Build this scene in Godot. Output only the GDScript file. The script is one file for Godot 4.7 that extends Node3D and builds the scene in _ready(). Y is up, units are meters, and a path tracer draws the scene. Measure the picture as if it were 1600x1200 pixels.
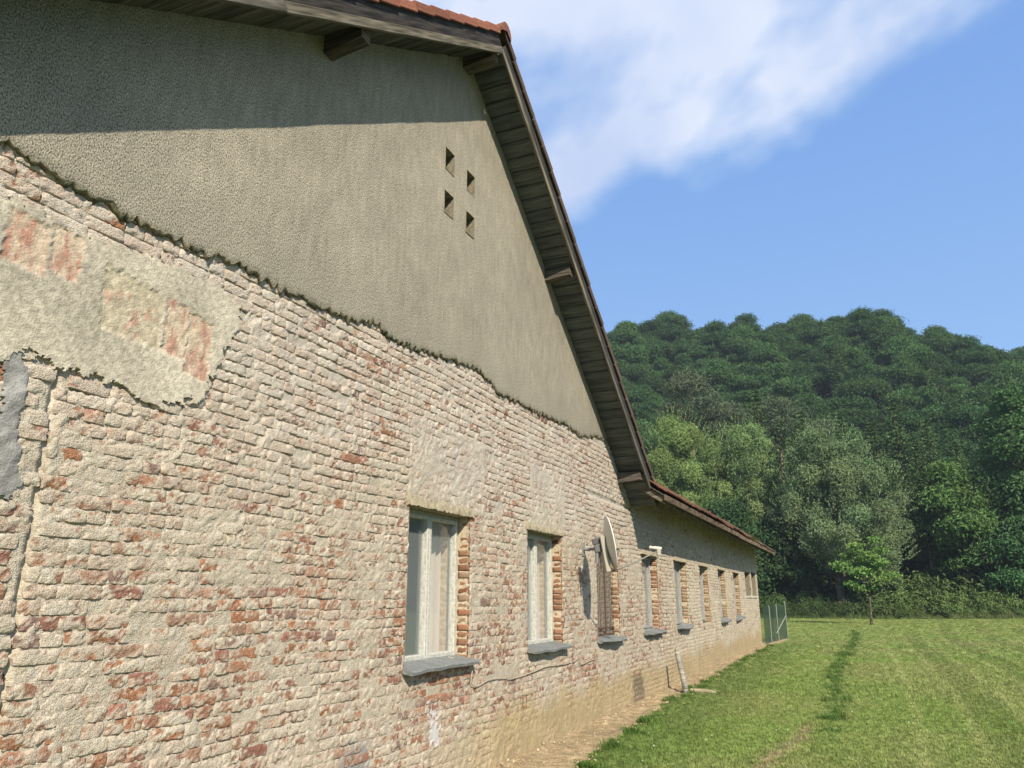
extends Node3D

const WX := -3.66        # plane of the long wall
const RS := 0.69         # rise of the gable roof per metre, far slope
const RL := 0.646        # near slope
const APEX_S := 7.0
const APEX_Y := 8.0
const EYE := Vector3(0, 1.75, 0)

class MB:
	var v := PackedVector3Array()
	var c := PackedColorArray()
	var i := PackedInt32Array()
	func vert(p: Vector3, col: Color) -> int:
		v.append(p)
		c.append(col)
		return v.size() - 1
	func quad(a: Vector3, b: Vector3, d: Vector3, e: Vector3, col: Color) -> void:
		var n := v.size()
		v.append(a); v.append(b); v.append(d); v.append(e)
		for k in 4:
			c.append(col)
		i.append_array(PackedInt32Array([n, n + 1, n + 2, n, n + 2, n + 3]))
	func tri(a: Vector3, b: Vector3, d: Vector3, col: Color) -> void:
		var n := v.size()
		v.append(a); v.append(b); v.append(d)
		for k in 3:
			c.append(col)
		i.append_array(PackedInt32Array([n, n + 1, n + 2]))
	func face(n0: int, n1: int, n2: int, n3: int) -> void:
		i.append(n0); i.append(n1); i.append(n2); i.append(n0); i.append(n2); i.append(n3)
	# a box with chamfered long edges: centre, half axes
	func box(o: Vector3, ax: Vector3, ay: Vector3, az: Vector3, col: Color, bev := 0.0) -> void:
		if bev <= 0.0:
			var p := []
			for k in 8:
				p.append(o + ax * (1 if k & 1 else -1) + ay * (1 if k & 2 else -1) + az * (1 if k & 4 else -1))
			quad(p[0], p[1], p[3], p[2], col)
			quad(p[5], p[4], p[6], p[7], col)
			quad(p[1], p[5], p[7], p[3], col)
			quad(p[4], p[0], p[2], p[6], col)
			quad(p[2], p[3], p[7], p[6], col)
			quad(p[4], p[5], p[1], p[0], col)
			return
		var lx := ax.length(); var ly := ay.length(); var lz := az.length()
		var ux := ax / lx; var uy := ay / ly; var uz := az / lz
		var b := minf(bev, minf(lx, minf(ly, lz)) * 0.6)
		var ix := ux * (lx - b); var iy := uy * (ly - b); var iz := uz * (lz - b)
		for s in [-1.0, 1.0]:
			_f(o + ax * s, iy, iz, s > 0, col)
			_f(o + ay * s, iz, ix, s > 0, col)
			_f(o + az * s, ix, iy, s > 0, col)
		for s in [-1.0, 1.0]:
			for t in [-1.0, 1.0]:
				quad(o + ax * s + iy * t - iz, o + ax * s + iy * t + iz, o + ix * s + ay * t + iz, o + ix * s + ay * t - iz, col)
				quad(o + ax * s + iz * t - iy, o + ax * s + iz * t + iy, o + ix * s + az * t + iy, o + ix * s + az * t - iy, col)
				quad(o + ay * s + iz * t - ix, o + ay * s + iz * t + ix, o + iy * s + az * t + ix, o + iy * s + az * t - ix, col)
				for w in [-1.0, 1.0]:
					tri(o + ax * s + iy * t + iz * w, o + ix * s + ay * t + iz * w, o + ix * s + iy * t + az * w, col)
	func _f(o: Vector3, a: Vector3, b: Vector3, flip: bool, col: Color) -> void:
		if flip:
			quad(o - a - b, o - a + b, o + a + b, o + a - b, col)
		else:
			quad(o - a - b, o + a - b, o + a + b, o - a + b, col)
	# tapered tube through points
	func tube(pts: Array, rad: Array, sides: int, col: Color) -> void:
		var base := v.size()
		for k in pts.size():
			var p: Vector3 = pts[k]
			var q: Vector3 = pts[mini(k + 1, pts.size() - 1)] - pts[maxi(k - 1, 0)]
			q = q.normalized()
			var u := q.cross(Vector3(0.31, 0.2, 0.93)).normalized()
			var w := q.cross(u)
			for j in sides:
				var a := TAU * j / sides
				vert(p + (u * cos(a) + w * sin(a)) * float(rad[k]), col)
		for k in pts.size() - 1:
			for j in sides:
				var a0 := base + k * sides + j
				var a1 := base + k * sides + (j + 1) % sides
				face(a0, a0 + sides, a1 + sides, a1)
		var m := base + (pts.size() - 1) * sides
		for j in range(1, sides - 1):
			i.append_array(PackedInt32Array([base, base + j, base + j + 1]))
			i.append_array(PackedInt32Array([m, m + j + 1, m + j]))

var rng := RandomNumberGenerator.new()
var M := {}
var nA: FastNoiseLite
var nB: FastNoiseLite
var nC: FastNoiseLite
var nD: FastNoiseLite
var nE: FastNoiseLite
var house: Node3D
var cam: Camera3D
var openings := []
var patch_poly := PackedVector2Array()
var cement_poly := PackedVector2Array()
var gable_pts := PackedVector2Array()
var t_start := 0

func noise(sd: int, f: float, oct: int) -> FastNoiseLite:
	var n := FastNoiseLite.new()
	n.seed = sd
	n.noise_type = FastNoiseLite.TYPE_SIMPLEX_SMOOTH
	n.frequency = f
	n.fractal_type = FastNoiseLite.FRACTAL_FBM if oct > 1 else FastNoiseLite.FRACTAL_NONE
	n.fractal_octaves = oct
	return n

func mesh_of(mb: MB, smooth: bool) -> ArrayMesh:
	var a := []
	a.resize(Mesh.ARRAY_MAX)
	a[Mesh.ARRAY_VERTEX] = mb.v
	a[Mesh.ARRAY_COLOR] = mb.c
	a[Mesh.ARRAY_INDEX] = mb.i
	if smooth:
		var nn := PackedVector3Array()
		nn.resize(mb.v.size())
		for k in range(0, mb.i.size(), 3):
			var p := mb.i[k]; var q := mb.i[k + 1]; var r := mb.i[k + 2]
			var n := (mb.v[r] - mb.v[p]).cross(mb.v[q] - mb.v[p])
			nn[p] += n; nn[q] += n; nn[r] += n
		for k in nn.size():
			nn[k] = nn[k].normalized()
		a[Mesh.ARRAY_NORMAL] = nn
	var m := ArrayMesh.new()
	m.add_surface_from_arrays(Mesh.PRIMITIVE_TRIANGLES, a)
	return m

func part(called: String, mb: MB, mat: Material, parent: Node, smooth := false, at := Vector3.ZERO, label := "") -> MeshInstance3D:
	var o := MeshInstance3D.new()
	o.name = called
	o.mesh = mesh_of(mb, smooth)
	o.material_override = mat
	o.position = at
	parent.add_child(o, true)
	if label:
		o.set_meta("label", label)
	return o

func tag(o: Node, label: String, category: String, group := "", kind := "") -> void:
	if label:
		o.set_meta("label", label)
	if category:
		o.set_meta("category", category)
	if group:
		o.set_meta("group", group)
	if kind:
		o.set_meta("kind", kind)

func thing(called: String, label: String, category: String, at := Vector3.ZERO, group := "") -> Node3D:
	var o := Node3D.new()
	o.name = called
	o.position = at
	add_child(o, true)
	tag(o, label, category, group)
	return o

func W(s: float, y: float, o: float) -> Vector3:
	return Vector3(WX + o, y, -s)

func lerp3(a: Color, b: Color, t: float) -> Color:
	return a.lerp(b, clampf(t, 0.0, 1.0))

# ---------------------------------------------------------------- materials
func grain_image(sd: int, size: int, f1: float, f2: float, lo: float, hi: float, sharp: float) -> Image:
	var a := noise(sd, f1, 4)
	var ia := a.get_seamless_image(size, size)
	var b := noise(sd + 1, f2, 2)
	b.noise_type = FastNoiseLite.TYPE_CELLULAR
	b.cellular_return_type = FastNoiseLite.RETURN_DISTANCE
	var ib := b.get_seamless_image(size, size)
	ia.convert(Image.FORMAT_L8)
	ib.convert(Image.FORMAT_L8)
	var da := ia.get_data()
	var db := ib.get_data()
	var out := PackedByteArray()
	out.resize(size * size)
	for k in size * size:
		var x := (da[k] * (1.0 - sharp) + (255 - db[k]) * sharp) / 255.0
		out[k] = int(255.0 * clampf(lerpf(lo, hi, clampf((x - 0.5) * 1.5 + 0.5, 0, 1)), 0, 1))
	return Image.create_from_data(size, size, false, Image.FORMAT_L8, out)

func mat(col: Color, rough := 0.9, vc := false) -> StandardMaterial3D:
	var m := StandardMaterial3D.new()
	m.albedo_color = col.linear_to_srgb()
	m.roughness = rough
	m.metallic_specular = 0.25
	m.vertex_color_use_as_albedo = vc
	return m

func textured(m: StandardMaterial3D, albedo: Image, bump: Image, scale: Vector3, depth: float, world := true) -> StandardMaterial3D:
	if albedo:
		m.albedo_texture = ImageTexture.create_from_image(albedo)
	if bump:
		m.heightmap_enabled = true
		m.heightmap_texture = ImageTexture.create_from_image(bump)
		m.heightmap_scale = depth
	m.uv1_triplanar = true
	m.uv1_world_triplanar = world
	m.uv1_scale = scale
	return m

func make_materials() -> void:
	var g_fine := grain_image(11, 1024, 0.03, 0.06, 0.68, 1.0, 0.4)
	var h_fine := grain_image(11, 1024, 0.03, 0.06, 0.0, 1.0, 0.4)
	M.brick = textured(mat(Color(1.12, 1.12, 1.12), 0.95, true), g_fine, h_fine, Vector3.ONE * 2.3, 0.5)
	M.brick.albedo_color = Color(1, 1, 1)
	var g_cast := grain_image(31, 1024, 0.05, 0.085, 0.4, 1.0, 0.6)
	var h_cast := grain_image(31, 1024, 0.05, 0.085, 0.0, 1.0, 0.55)
	M.cast = textured(mat(Color(1, 1, 1), 1.0, true), g_cast, h_cast, Vector3(1.5, 0.9, 1.5), 0.5)
	var g_smooth := grain_image(51, 512, 0.02, 0.04, 0.8, 1.0, 0.2)
	M.plaster = textured(mat(Color(1, 1, 1), 0.95, true), g_smooth, h_fine, Vector3.ONE * 1.6, 0.3)
	# wood: streaks along x of the board
	var g_wood := streaks(71, 512)
	M.wood = textured(mat(Color(1, 1, 1), 0.85, true), g_wood, g_wood, Vector3(0.7, 0.7, 0.7), 0.3, false)
	M.paint = textured(mat(Color(1, 1, 1), 0.6, true), g_smooth, g_smooth, Vector3.ONE * 2.0, 0.15)
	M.tile = textured(mat(Color(1, 1, 1), 0.85, true), g_fine, h_fine, Vector3.ONE * 1.1, 0.4)
	M.slate = textured(mat(Color(1, 1, 1), 0.6, true), g_smooth, h_fine, Vector3.ONE * 2.1, 0.4)
	M.metal = mat(Color(0.62, 0.62, 0.58), 0.45, true)
	M.metal.albedo_color = Color(1, 1, 1)
	M.plain = mat(Color(1, 1, 1), 0.9, true)
	M.plain.albedo_color = Color(1, 1, 1)
	M.dark = mat(Color(0.05, 0.05, 0.05), 0.9)
	M.room = mat(Color(0.3, 0.29, 0.26), 0.95)
	M.glass = StandardMaterial3D.new()
	M.glass.transparency = BaseMaterial3D.TRANSPARENCY_ALPHA
	M.glass.albedo_color = Color(0.9, 0.95, 0.95, 0.08)
	M.glass.roughness = 0.03
	M.curtain = mat(Color(1, 1, 1), 0.95, true)
	M.curtain.albedo_color = Color(1, 1, 1)
	M.curtain.backlight_enabled = true
	M.curtain.backlight = Color(0.4, 0.4, 0.4)
	M.leaf = mat(Color(1, 1, 1), 0.6, true)
	M.leaf.albedo_color = Color(1, 1, 1)
	M.leaf.backlight_enabled = true
	M.leaf.backlight = Color(0.55, 0.6, 0.3)
	M.needle = mat(Color(1, 1, 1), 0.7, true)
	M.needle.albedo_color = Color(1, 1, 1)
	M.bark = textured(mat(Color(1, 1, 1), 0.95, true), g_wood, g_wood, Vector3(0.5, 0.2, 0.5), 1.5)
	M.soil = textured(mat(Color(1, 1, 1), 1.0, true), g_fine, h_cast, Vector3.ONE * 0.9, 1.2)
	M.lawn = textured(mat(Color(1, 1, 1), 1.0, true), g_fine, h_fine, Vector3.ONE * 0.8, 2.0)
	M.grass = mat(Color(1, 1, 1), 0.7, true)
	M.grass.albedo_color = Color(1, 1, 1)
	M.grass.backlight_enabled = true
	M.grass.backlight = Color(0.5, 0.55, 0.25)

func streaks(sd: int, size: int) -> Image:
	var n := noise(sd, 1.0, 3)
	var out := PackedByteArray()
	out.resize(size * size)
	for y in size:
		for x in size:
			var ang := TAU * x / size
			var v0 := n.get_noise_3d(cos(ang) * 0.5, sin(ang) * 0.5, y * 0.09)
			var v1 := n.get_noise_3d(cos(ang) * 0.25 + 7.0, sin(ang) * 0.25, y * 0.02)
			out[y * size + x] = int(255 * clampf(0.8 + 0.35 * v0 + 0.25 * v1, 0.3, 1.0))
	return Image.create_from_data(size, size, false, Image.FORMAT_L8, out)

# ---------------------------------------------------------------- sky
func sky_image() -> Image:
	var w := 2560
	var h := 1280
	var rows := h / 2 + 10
	var data := PackedByteArray()
	data.resize(w * h * 3)
	var n1 := noise(201, 2.2, 6)
	var n2 := noise(202, 0.55, 3)
	var n3 := noise(203, 1.1, 5)
	var top := Color(0.45, 0.615, 0.868)
	var low := Color(0.71, 0.865, 1.0)
	var n4 := noise(206, 5.0, 4)
	for y in rows:
		var el := (0.5 - (y + 0.5) / h) * PI
		var sy := sin(maxf(el, 0.0))
		var cy := cos(el)
		var t := pow(clampf(sy, 0, 1), 0.62)
		t = clampf(t * 1.28, 0, 1.25)
		var base := low.lerp(top, minf(t, 1.0))
		base = base.lerp(Color(0.40, 0.565, 0.83), clampf((t - 1.0) * 2.0, 0, 1))
		for x in w:
			var az := TAU * (x + 0.5) / w
			var dx := sin(az) * cy
			var dz := -cos(az) * cy
			var col := base
			if sy > 0.03:
				var px := dx / (sy + 0.02)
				var pz := dz / (sy + 0.02)
				var edge := pz * 1.035 + 1.48 - 0.417 * px
				var band := minf(edge, 1.9 - edge * 0.55)
				var far := clampf(absf(px) - 1.6, 0.0, 2.0) + clampf(edge - 1.7, 0.0, 2.0)
				var q := n1.get_noise_3d(dx, sy * 1.3, dz) * 0.55
				var soft := n2.get_noise_3d(dx * 2.0, sy * 2.0, dz * 2.0)
				var k := band * 2.0 + 0.26 + q + 0.16 * n4.get_noise_3d(dx * 1.6, sy * 2.2, dz * 1.6) - clampf(far, 0, 1.2) * (0.75 - soft)
				var a := smoothstep(-0.06, 0.34, k)
				a *= clampf(0.88 + 0.65 * n3.get_noise_3d(dx * 2.2 + 4.0 + sy * 2.0, sy * 5.0 - dx * 2.0, dz * 3.0) + 0.5 * n4.get_noise_3d(dx * 1.2 + sy, sy * 3.0 - dx * 1.5, dz * 1.5), 0.2, 1.0)
				a *= smoothstep(0.03, 0.2, sy)
				if a > 0.003:
					var br := clampf(0.5 + 0.8 * n3.get_noise_3d(dx * 2.2, sy * 2.2 + 9.0, dz * 2.2), 0, 1)
					var cl := Color(0.70, 0.775, 0.92).lerp(Color(0.90, 0.925, 0.985), br)
					col = base.lerp(cl, a)
			var o := (y * w + x) * 3
			data[o] = int(col.r * 255.0)
			data[o + 1] = int(col.g * 255.0)
			data[o + 2] = int(col.b * 255.0)
	for y in range(rows, h):
		for x in w:
			var o := (y * w + x) * 3
			data[o] = 95
			data[o + 1] = 112
			data[o + 2] = 78
	return Image.create_from_data(w, h, false, Image.FORMAT_RGB8, data)

# ---------------------------------------------------------------- wall
func in_opening(s: float, y: float, m := 0.0) -> bool:
	for p in openings:
		if s > p[0] - m and s < p[1] + m and y > p[2] - m and y < p[3] + m:
			return true
	return false

func gable_bottom(s: float) -> float:
	var n := gable_pts.size()
	if s <= gable_pts[0].x:
		return gable_pts[0].y
	for k in n - 1:
		if s <= gable_pts[k + 1].x:
			var t := (s - gable_pts[k].x) / (gable_pts[k + 1].x - gable_pts[k].x)
			return lerpf(gable_pts[k].y, gable_pts[k + 1].y, t)
	return gable_pts[n - 1].y

func ragged(s: float) -> float:
	return gable_bottom(s) + nB.get_noise_2d(s * 1.6, 33.0) * 0.05 + nC.get_noise_2d(s * 0.7, 71.0) * 0.018

func soffit_y(s: float) -> float:
	return APEX_Y - (RS * (s - APEX_S) if s > APEX_S else RL * (APEX_S - s))

func wall_top(s: float) -> float:
	return maxf(3.72, minf(4.42, soffit_y(s) + 0.02))

func slurry_color(s: float, y: float) -> Color:
	var c := Color(0.675, 0.595, 0.475)
	var white := smoothstep(2.3, 3.3, y + nA.get_noise_2d(s * 0.5, y * 0.5) * 0.5) * (1.0 - smoothstep(14.0, 18.0, s))
	c = c.lerp(Color(0.70, 0.63, 0.55), white * 0.85)
	c = c.lerp(Color(0.77, 0.69, 0.53), smoothstep(14.5, 19.0, s) * 0.8)
	var low := 1.0 - smoothstep(0.38, 0.78, y + nA.get_noise_2d(s * 0.6 + 40.0, y) * 0.25)
	low *= smoothstep(5.5, 8.5, s)
	c = c.lerp(Color(0.56, 0.43, 0.225), low * 0.85)
	c *= 1.0 + nA.get_noise_2d(s * 2.0, y * 2.0 + 60.0) * 0.16 + nC.get_noise_2d(s + 9.0, y) * 0.12
	c = c.lerp(Color(0.80, 0.75, 0.65), smoothstep(0.15, 0.5, nB.get_noise_2d(s * 2.2 + 60.0, y * 2.2)) * 0.55 * (1.0 - low))
	c = c.lerp(Color(0.50, 0.41, 0.28), smoothstep(0.2, 0.5, nC.get_noise_2d(s * 1.3 + 20.0, y * 1.3)) * 0.5)
	# damp stain
	var st := (1.0 - smoothstep(0.25, 0.42, absf(s - 13.75) + nB.get_noise_2d(s, y) * 0.1)) * (1.0 - smoothstep(0.4, 0.62, y + nB.get_noise_2d(s, y + 9.0) * 0.1))
	c = c.lerp(Color(0.17, 0.145, 0.11), st * 0.75)
	# splash of white paint
	var ds := absf(s - 6.58 - (y - 0.7) * -0.25) + nB.get_noise_2d(s * 3.0, y * 3.0) * 0.09
	if y > 0.46 and y < 0.9:
		c = c.lerp(Color(0.82, 0.82, 0.8), 1.0 - smoothstep(0.06, 0.11, ds))
	# grey smear of cement near the foot
	var dg := Vector2((s - 5.35) / 0.24, (y - 0.55) / 0.16).length() + nB.get_noise_2d(s * 2.0, y * 2.0 + 3.0) * 0.6
	c = c.lerp(Color(0.36, 0.36, 0.35), (1.0 - smoothstep(0.7, 1.1, dg)) * 0.8)
	c.a = 1.0
	return c

# how strongly the brick is still covered by lime, -1 bare .. 1 covered
func cover_bias(s: float, y: float) -> float:
	var b := 0.39
	b += smoothstep(2.0, 3.0, y) * 0.25
	b -= smoothstep(2.4, 1.4, y) * smoothstep(0.3, 0.8, y) * 0.24 * (1.0 - smoothstep(14.0, 18.0, s))
	b += (1.0 - smoothstep(0.35, 0.75, y)) * smoothstep(5.5, 8.5, s) * 0.55
	b += smoothstep(15.0, 18.5, s) * 0.2
	b += nA.get_noise_2d(s * 0.45, y * 0.7 + 20.0) * 0.5
	# pale patches of rubbed plaster above the windows
	if y > 2.6 and y < 3.4 and s < 12.0:
		for p in [[6.0, 7.6], [8.9, 10.2]]:
			if s > p[0] and s < p[1]:
				b += 0.4
	for p in openings:
		if s > p[0] - 0.14 and s < p[0] + 0.02 and y > p[2] and y < p[3] and s < 9.0:
			b -= 0.3
		if s > p[1] - 0.05 and s < p[1] + 0.3 and y > p[2] - 0.1 and y < p[3] and p[0] > 11.0 and p[0] < 16.0:
			b -= 0.35
	return b

func joint_depth(s: float, y: float) -> float:
	var d := -0.005 - 0.005 * smoothstep(2.2, 3.0, y) - 0.004 * smoothstep(12.0, 18.0, s) + nA.get_noise_2d(s * 1.3 + 3.0, y * 1.3) * 0.011
	d += (1.0 - smoothstep(0.35, 0.75, y)) * smoothstep(5.5, 8.5, s) * 0.004
	if y > 2.6 and y < 3.4 and ((s > 6.0 and s < 7.6) or (s > 8.9 and s < 10.2)):
		d += 0.009
	if y < 2.95 and s < 3.0:
		d -= 0.03 * (1.0 - smoothstep(0.008, 0.02, absf(s - 2.535 - nB.get_noise_2d(1.0, y) * 0.02)))
	if s > 11.2 and s < 13.7:
		d -= 0.03 * (1.0 - smoothstep(0.01, 0.03, absf(y - 3.315)))
	return d

func lines(a: float, b: float, step: float, extra: Array) -> PackedFloat32Array:
	var r := PackedFloat32Array()
	var n := int(ceil((b - a) / step))
	for k in n + 1:
		var x := a + (b - a) * k / n
		var skip := false
		for e in extra:
			if absf(e - x) < step * 0.45:
				skip = true
		if not skip or k == 0 or k == n:
			r.append(x)
	for e in extra:
		if e > a + 0.001 and e < b - 0.001:
			r.append(e)
	r.sort()
	return r

func mortar_zone(mb: MB, s0: float, s1: float, step: float) -> void:
	var xs := []
	var ys := []
	for p in openings:
		xs.append(p[0]); xs.append(p[1])
		if p[1] > s0 and p[0] < s1:
			if not ys.has(p[2]): ys.append(p[2])
			if not ys.has(p[3]): ys.append(p[3])
	var ls := lines(s0, s1, step, xs)
	var ly := lines(-0.12, 4.44, step, ys)
	var base := mb.v.size()
	var ny := ly.size()
	for s in ls:
		var tp := wall_top(s)
		for y0 in ly:
			var y := minf(y0, tp)
			var d := joint_depth(s, y)
			var slur := nB.get_noise_2d(s * 1.2 + 5.0, y * 1.2) + cover_bias(s, y) * 0.5 - 0.42 - 0.3 * smoothstep(11.0, 17.0, s) - 0.12 * smoothstep(2.4, 3.0, y)
			var o := d + nC.get_noise_2d(s, y) * 0.005 + nB.get_noise_2d(s * 3.0, y * 3.0) * 0.004
			o += clampf(slur, 0.0, 0.5) * 0.045
			o = minf(o, 0.009 + nC.get_noise_2d(s * 1.4, y * 1.4) * 0.005)
			mb.vert(W(s, y, o), slurry_color(s, y) * 0.93)
	for a in ls.size() - 1:
		for b in ny - 1:
			var ms := (ls[a] + ls[a + 1]) * 0.5
			var my := (ly[b] + ly[b + 1]) * 0.5
			if in_opening(ms, my) or ly[b] >= wall_top(ms) or my > ragged(ms) + 0.12:
				continue
			var k := base + a * ny + b
			mb.face(k, k + ny, k + ny + 1, k + 1)

func project(p: Vector3) -> Vector3:
	var q := cam.transform.affine_inverse() * p
	var f := 1200.0
	if q.z > -0.1:
		return Vector3(-9999, -9999, 0)
	return Vector3(800 + f * q.x / -q.z, 600 - f * q.y / -q.z, -q.z)

var pool := []     # [size on the picture, MB, centre, label]

func brick_mb(s0: float, s1: float, y0: float, y1: float, cs: float, cy: float, org: Vector3, mb: MB, sd: int) -> void:
	var w := s1 - s0
	var h := y1 - y0
	var nx := maxi(3, int(ceil(w / cs)) + 1)
	var ny := maxi(3, int(ceil(h / cy)) + 1)
	var ain := 0.0045
	var ms := (s0 + s1) * 0.5
	var my := (y0 + y1) * 0.5
	var r := RandomNumberGenerator.new()
	r.seed = sd * 7919 + 13
	var body := Color(0.44, 0.24, 0.16)
	var pick := r.randf()
	if pick < 0.22:
		body = Color(0.45, 0.225, 0.13)
	elif pick < 0.5:
		body = Color(0.50, 0.31, 0.22)
	elif pick < 0.68:
		body = Color(0.38, 0.19, 0.14)
	elif pick < 0.78:
		body = Color(0.35, 0.235, 0.195)
	body *= r.randf_range(0.82, 1.15)
	var bias := cover_bias(ms, my) + r.randf_range(-0.34, 0.34)
	if r.randf() < 0.07:
		bias -= 0.55
	if ms < 2.27 and my > 2.2 and my < 2.92:
		bias = -0.7
		body = Color(0.47, 0.19, 0.085)
	var pinkish := clampf(r.randf_range(-0.15, 0.75) + (0.1 if my > 2.4 else 0.0), 0, 0.6)
	var lift := r.randf_range(-0.0035, 0.0035)
	if r.randf() < 0.035 and ms < 16.0:
		lift = -0.028
	var tilt := r.randf_range(-0.02, 0.02)
	var tl := r.randf_range(-0.06, 0.06)
	var jit := r.randf_range(0, 50.0)
	var base := mb.v.size()
	for a in nx + 3:
		for b in ny + 3:
			var ring := a == 0 or b == 0 or a == nx + 2 or b == ny + 2
			var fa := clampf(float(a - 1) / nx, 0, 1)
			var fb := clampf(float(b - 1) / ny, 0, 1)
			if a == 2:
				fa = ain / w
			elif a == nx:
				fa = 1.0 - ain / w
			if b == 2:
				fb = ain / h
			elif b == ny:
				fb = 1.0 - ain / h
			var s := s0 + w * fa
			var y := y0 + h * fb + (fa - 0.5) * w * tilt
			var es := minf(fa, 1.0 - fa) * w
			var ey := minf(fb, 1.0 - fb) * h
			var e := minf(es, ey)
			var corner := 1.0 - smoothstep(0.0, 0.022, es + ey)
			var wob := nC.get_noise_2d(s * 0.9 + jit, y * 0.9) * 0.006
			if fa == 0.0 or fa == 1.0:
				s += wob + (0.005 if fa == 0.0 else -0.005) * corner
			if fb == 0.0 or fb == 1.0:
				y += wob * 0.8 + (0.005 if fb == 0.0 else -0.005) * corner
			var n0 := nB.get_noise_2d(s * 1.1 + jit * 0.2, y * 1.4)
			var n1 := nC.get_noise_2d(s * 1.2, y * 1.2 + jit * 0.3)
			var cv := smoothstep(-0.12, 0.14, n0 * 1.15 + n1 * 0.6 + bias)
			var o := lift + (fa - 0.5) * w * tl - (0.004 + 0.012 * smoothstep(0.1, 0.5, nB.get_noise_2d(s * 1.6 + jit, y * 1.6))) * (1.0 - smoothstep(0.0, 0.0055 + 0.014 * smoothstep(0.1, 0.5, nB.get_noise_2d(s * 1.6 + jit, y * 1.6)), e)) - 0.003 * corner
			o += n1 * 0.005 + n0 * 0.0035 + cv * 0.003
			if ring:
				o = -0.045
			var sl := slurry_color(s, y)
			sl = sl.lerp(Color(0.59, 0.42, 0.325), pinkish * clampf(0.6 + n1, 0, 1))
			var bc := body * (1.0 + n1 * 0.45)
			bc = bc.lerp(Color(0.5, 0.4, 0.31), clampf(n0 * 0.8 + 0.12, 0, 0.5))
			var col := bc.lerp(sl, cv)
			col.a = 1.0
			mb.vert(W(s, y, o) - org, col)
	var st := ny + 3
	for a in nx + 2:
		for b in ny + 2:
			var k := base + a * st + b
			mb.face(k, k + st, k + st + 1, k + 1)

func lay_bricks() -> void:
	var far_mb := MB.new()
	var id := 0
	var course := 0.076
	for k in range(-1, 58):
		var y0 := k * course
		var s := -0.4 + fmod(k * 0.377, 0.26)
		var headers := (k % 2 == 0)
		while s < 32.28:
			var hd := headers
			if rng.randf() < 0.22:
				hd = not hd
			var len := (0.122 if hd else 0.248) + rng.randf_range(-0.008, 0.008)
			var warp := nA.get_noise_2d(s * 0.35, k * 0.03) * 0.03
			var wide := smoothstep(10.0, 17.0, s) * 0.008
			var joint := rng.randf_range(0.003, 0.009) + wide
			var a := s
			var b := s + len
			s = b + joint
			var bed := rng.randf_range(0.003, 0.0085) + wide + 0.001 * smoothstep(2.4, 3.0, y0)
			var ya := y0 + bed * 0.5 + warp + rng.randf_range(-0.002, 0.002)
			var yb := y0 + course - bed * 0.5 + warp + rng.randf_range(-0.002, 0.002)
			if b > 32.3:
				b = 32.3
			if a < 2.535 and b > 2.535 and ya < 2.9:
				if 2.535 - a > b - 2.535:
					b = 2.525
				else:
					a = 2.548
			var ym := (ya + yb) * 0.5
			var segs := [[a, b]]
			for p in openings:
				if yb > p[2] + 0.02 and ya < p[3] - 0.02:
					var nxt := []
					for g in segs:
						if g[1] <= p[0] or g[0] >= p[1]:
							nxt.append(g)
						else:
							if p[0] - g[0] > 0.035:
								nxt.append([g[0], p[0] - 0.004])
							if g[1] - p[1] > 0.035:
								nxt.append([p[1] + 0.004, g[1]])
					segs = nxt
			for g in segs:
				var c := Vector2((g[0] + g[1]) * 0.5, ym)
				id += 1
				if ya > ragged(c.x) + 0.03 or yb > wall_top(c.x) + 0.02 or g[1] - g[0] < 0.035:
					continue
				if Geometry2D.is_point_in_polygon(c, patch_poly):
					continue
				if c.x > 11.3 and c.x < 13.7 and absf(ym - 3.315) < 0.02:
					continue
				for p in openings:       # lintels sit above the openings
					pass
				if rng.randf() < 0.006 and c.x < 14.0:
					continue
				var d := Vector2(c.x, 3.66).length()
				var cs := 0.0155 if d < 7.5 else (0.022 if d < 10.5 else (0.04 if d < 17.0 else 0.09))
				var cy := 0.013 if d < 7.5 else (0.017 if d < 10.5 else (0.022 if d < 17.0 else 0.033))
				var org := W(c.x, c.y, 0.0)
				var p0 := project(W(g[0], ya, 0)); var p1 := project(W(g[1], yb, 0))
				var inside := p0.x < 1600 and p1.x > 0 and p0.y > 0 and p1.y < 1200 and p1.x > p0.x and p0.x > -400
				var size := (absf(p1.x - p0.x) * absf(p1.y - p0.y)) if inside else 0.0
				if size > 550.0:
					var mb := MB.new()
					brick_mb(g[0], g[1], ya, yb, cs, cy, org, mb, id)
					pool.append([size, mb, org, ""])
				else:
					brick_mb(g[0], g[1], ya, yb, cs, cy, Vector3.ZERO, far_mb, id)
	M.far_bricks = far_mb

func merge_in(dst: MB, src: MB, org: Vector3) -> void:
	var base := dst.v.size()
	for k in src.v.size():
		dst.v.append(src.v[k] + org)
	dst.c.append_array(src.c)
	for k in src.i:
		dst.i.append(k + base)

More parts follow.
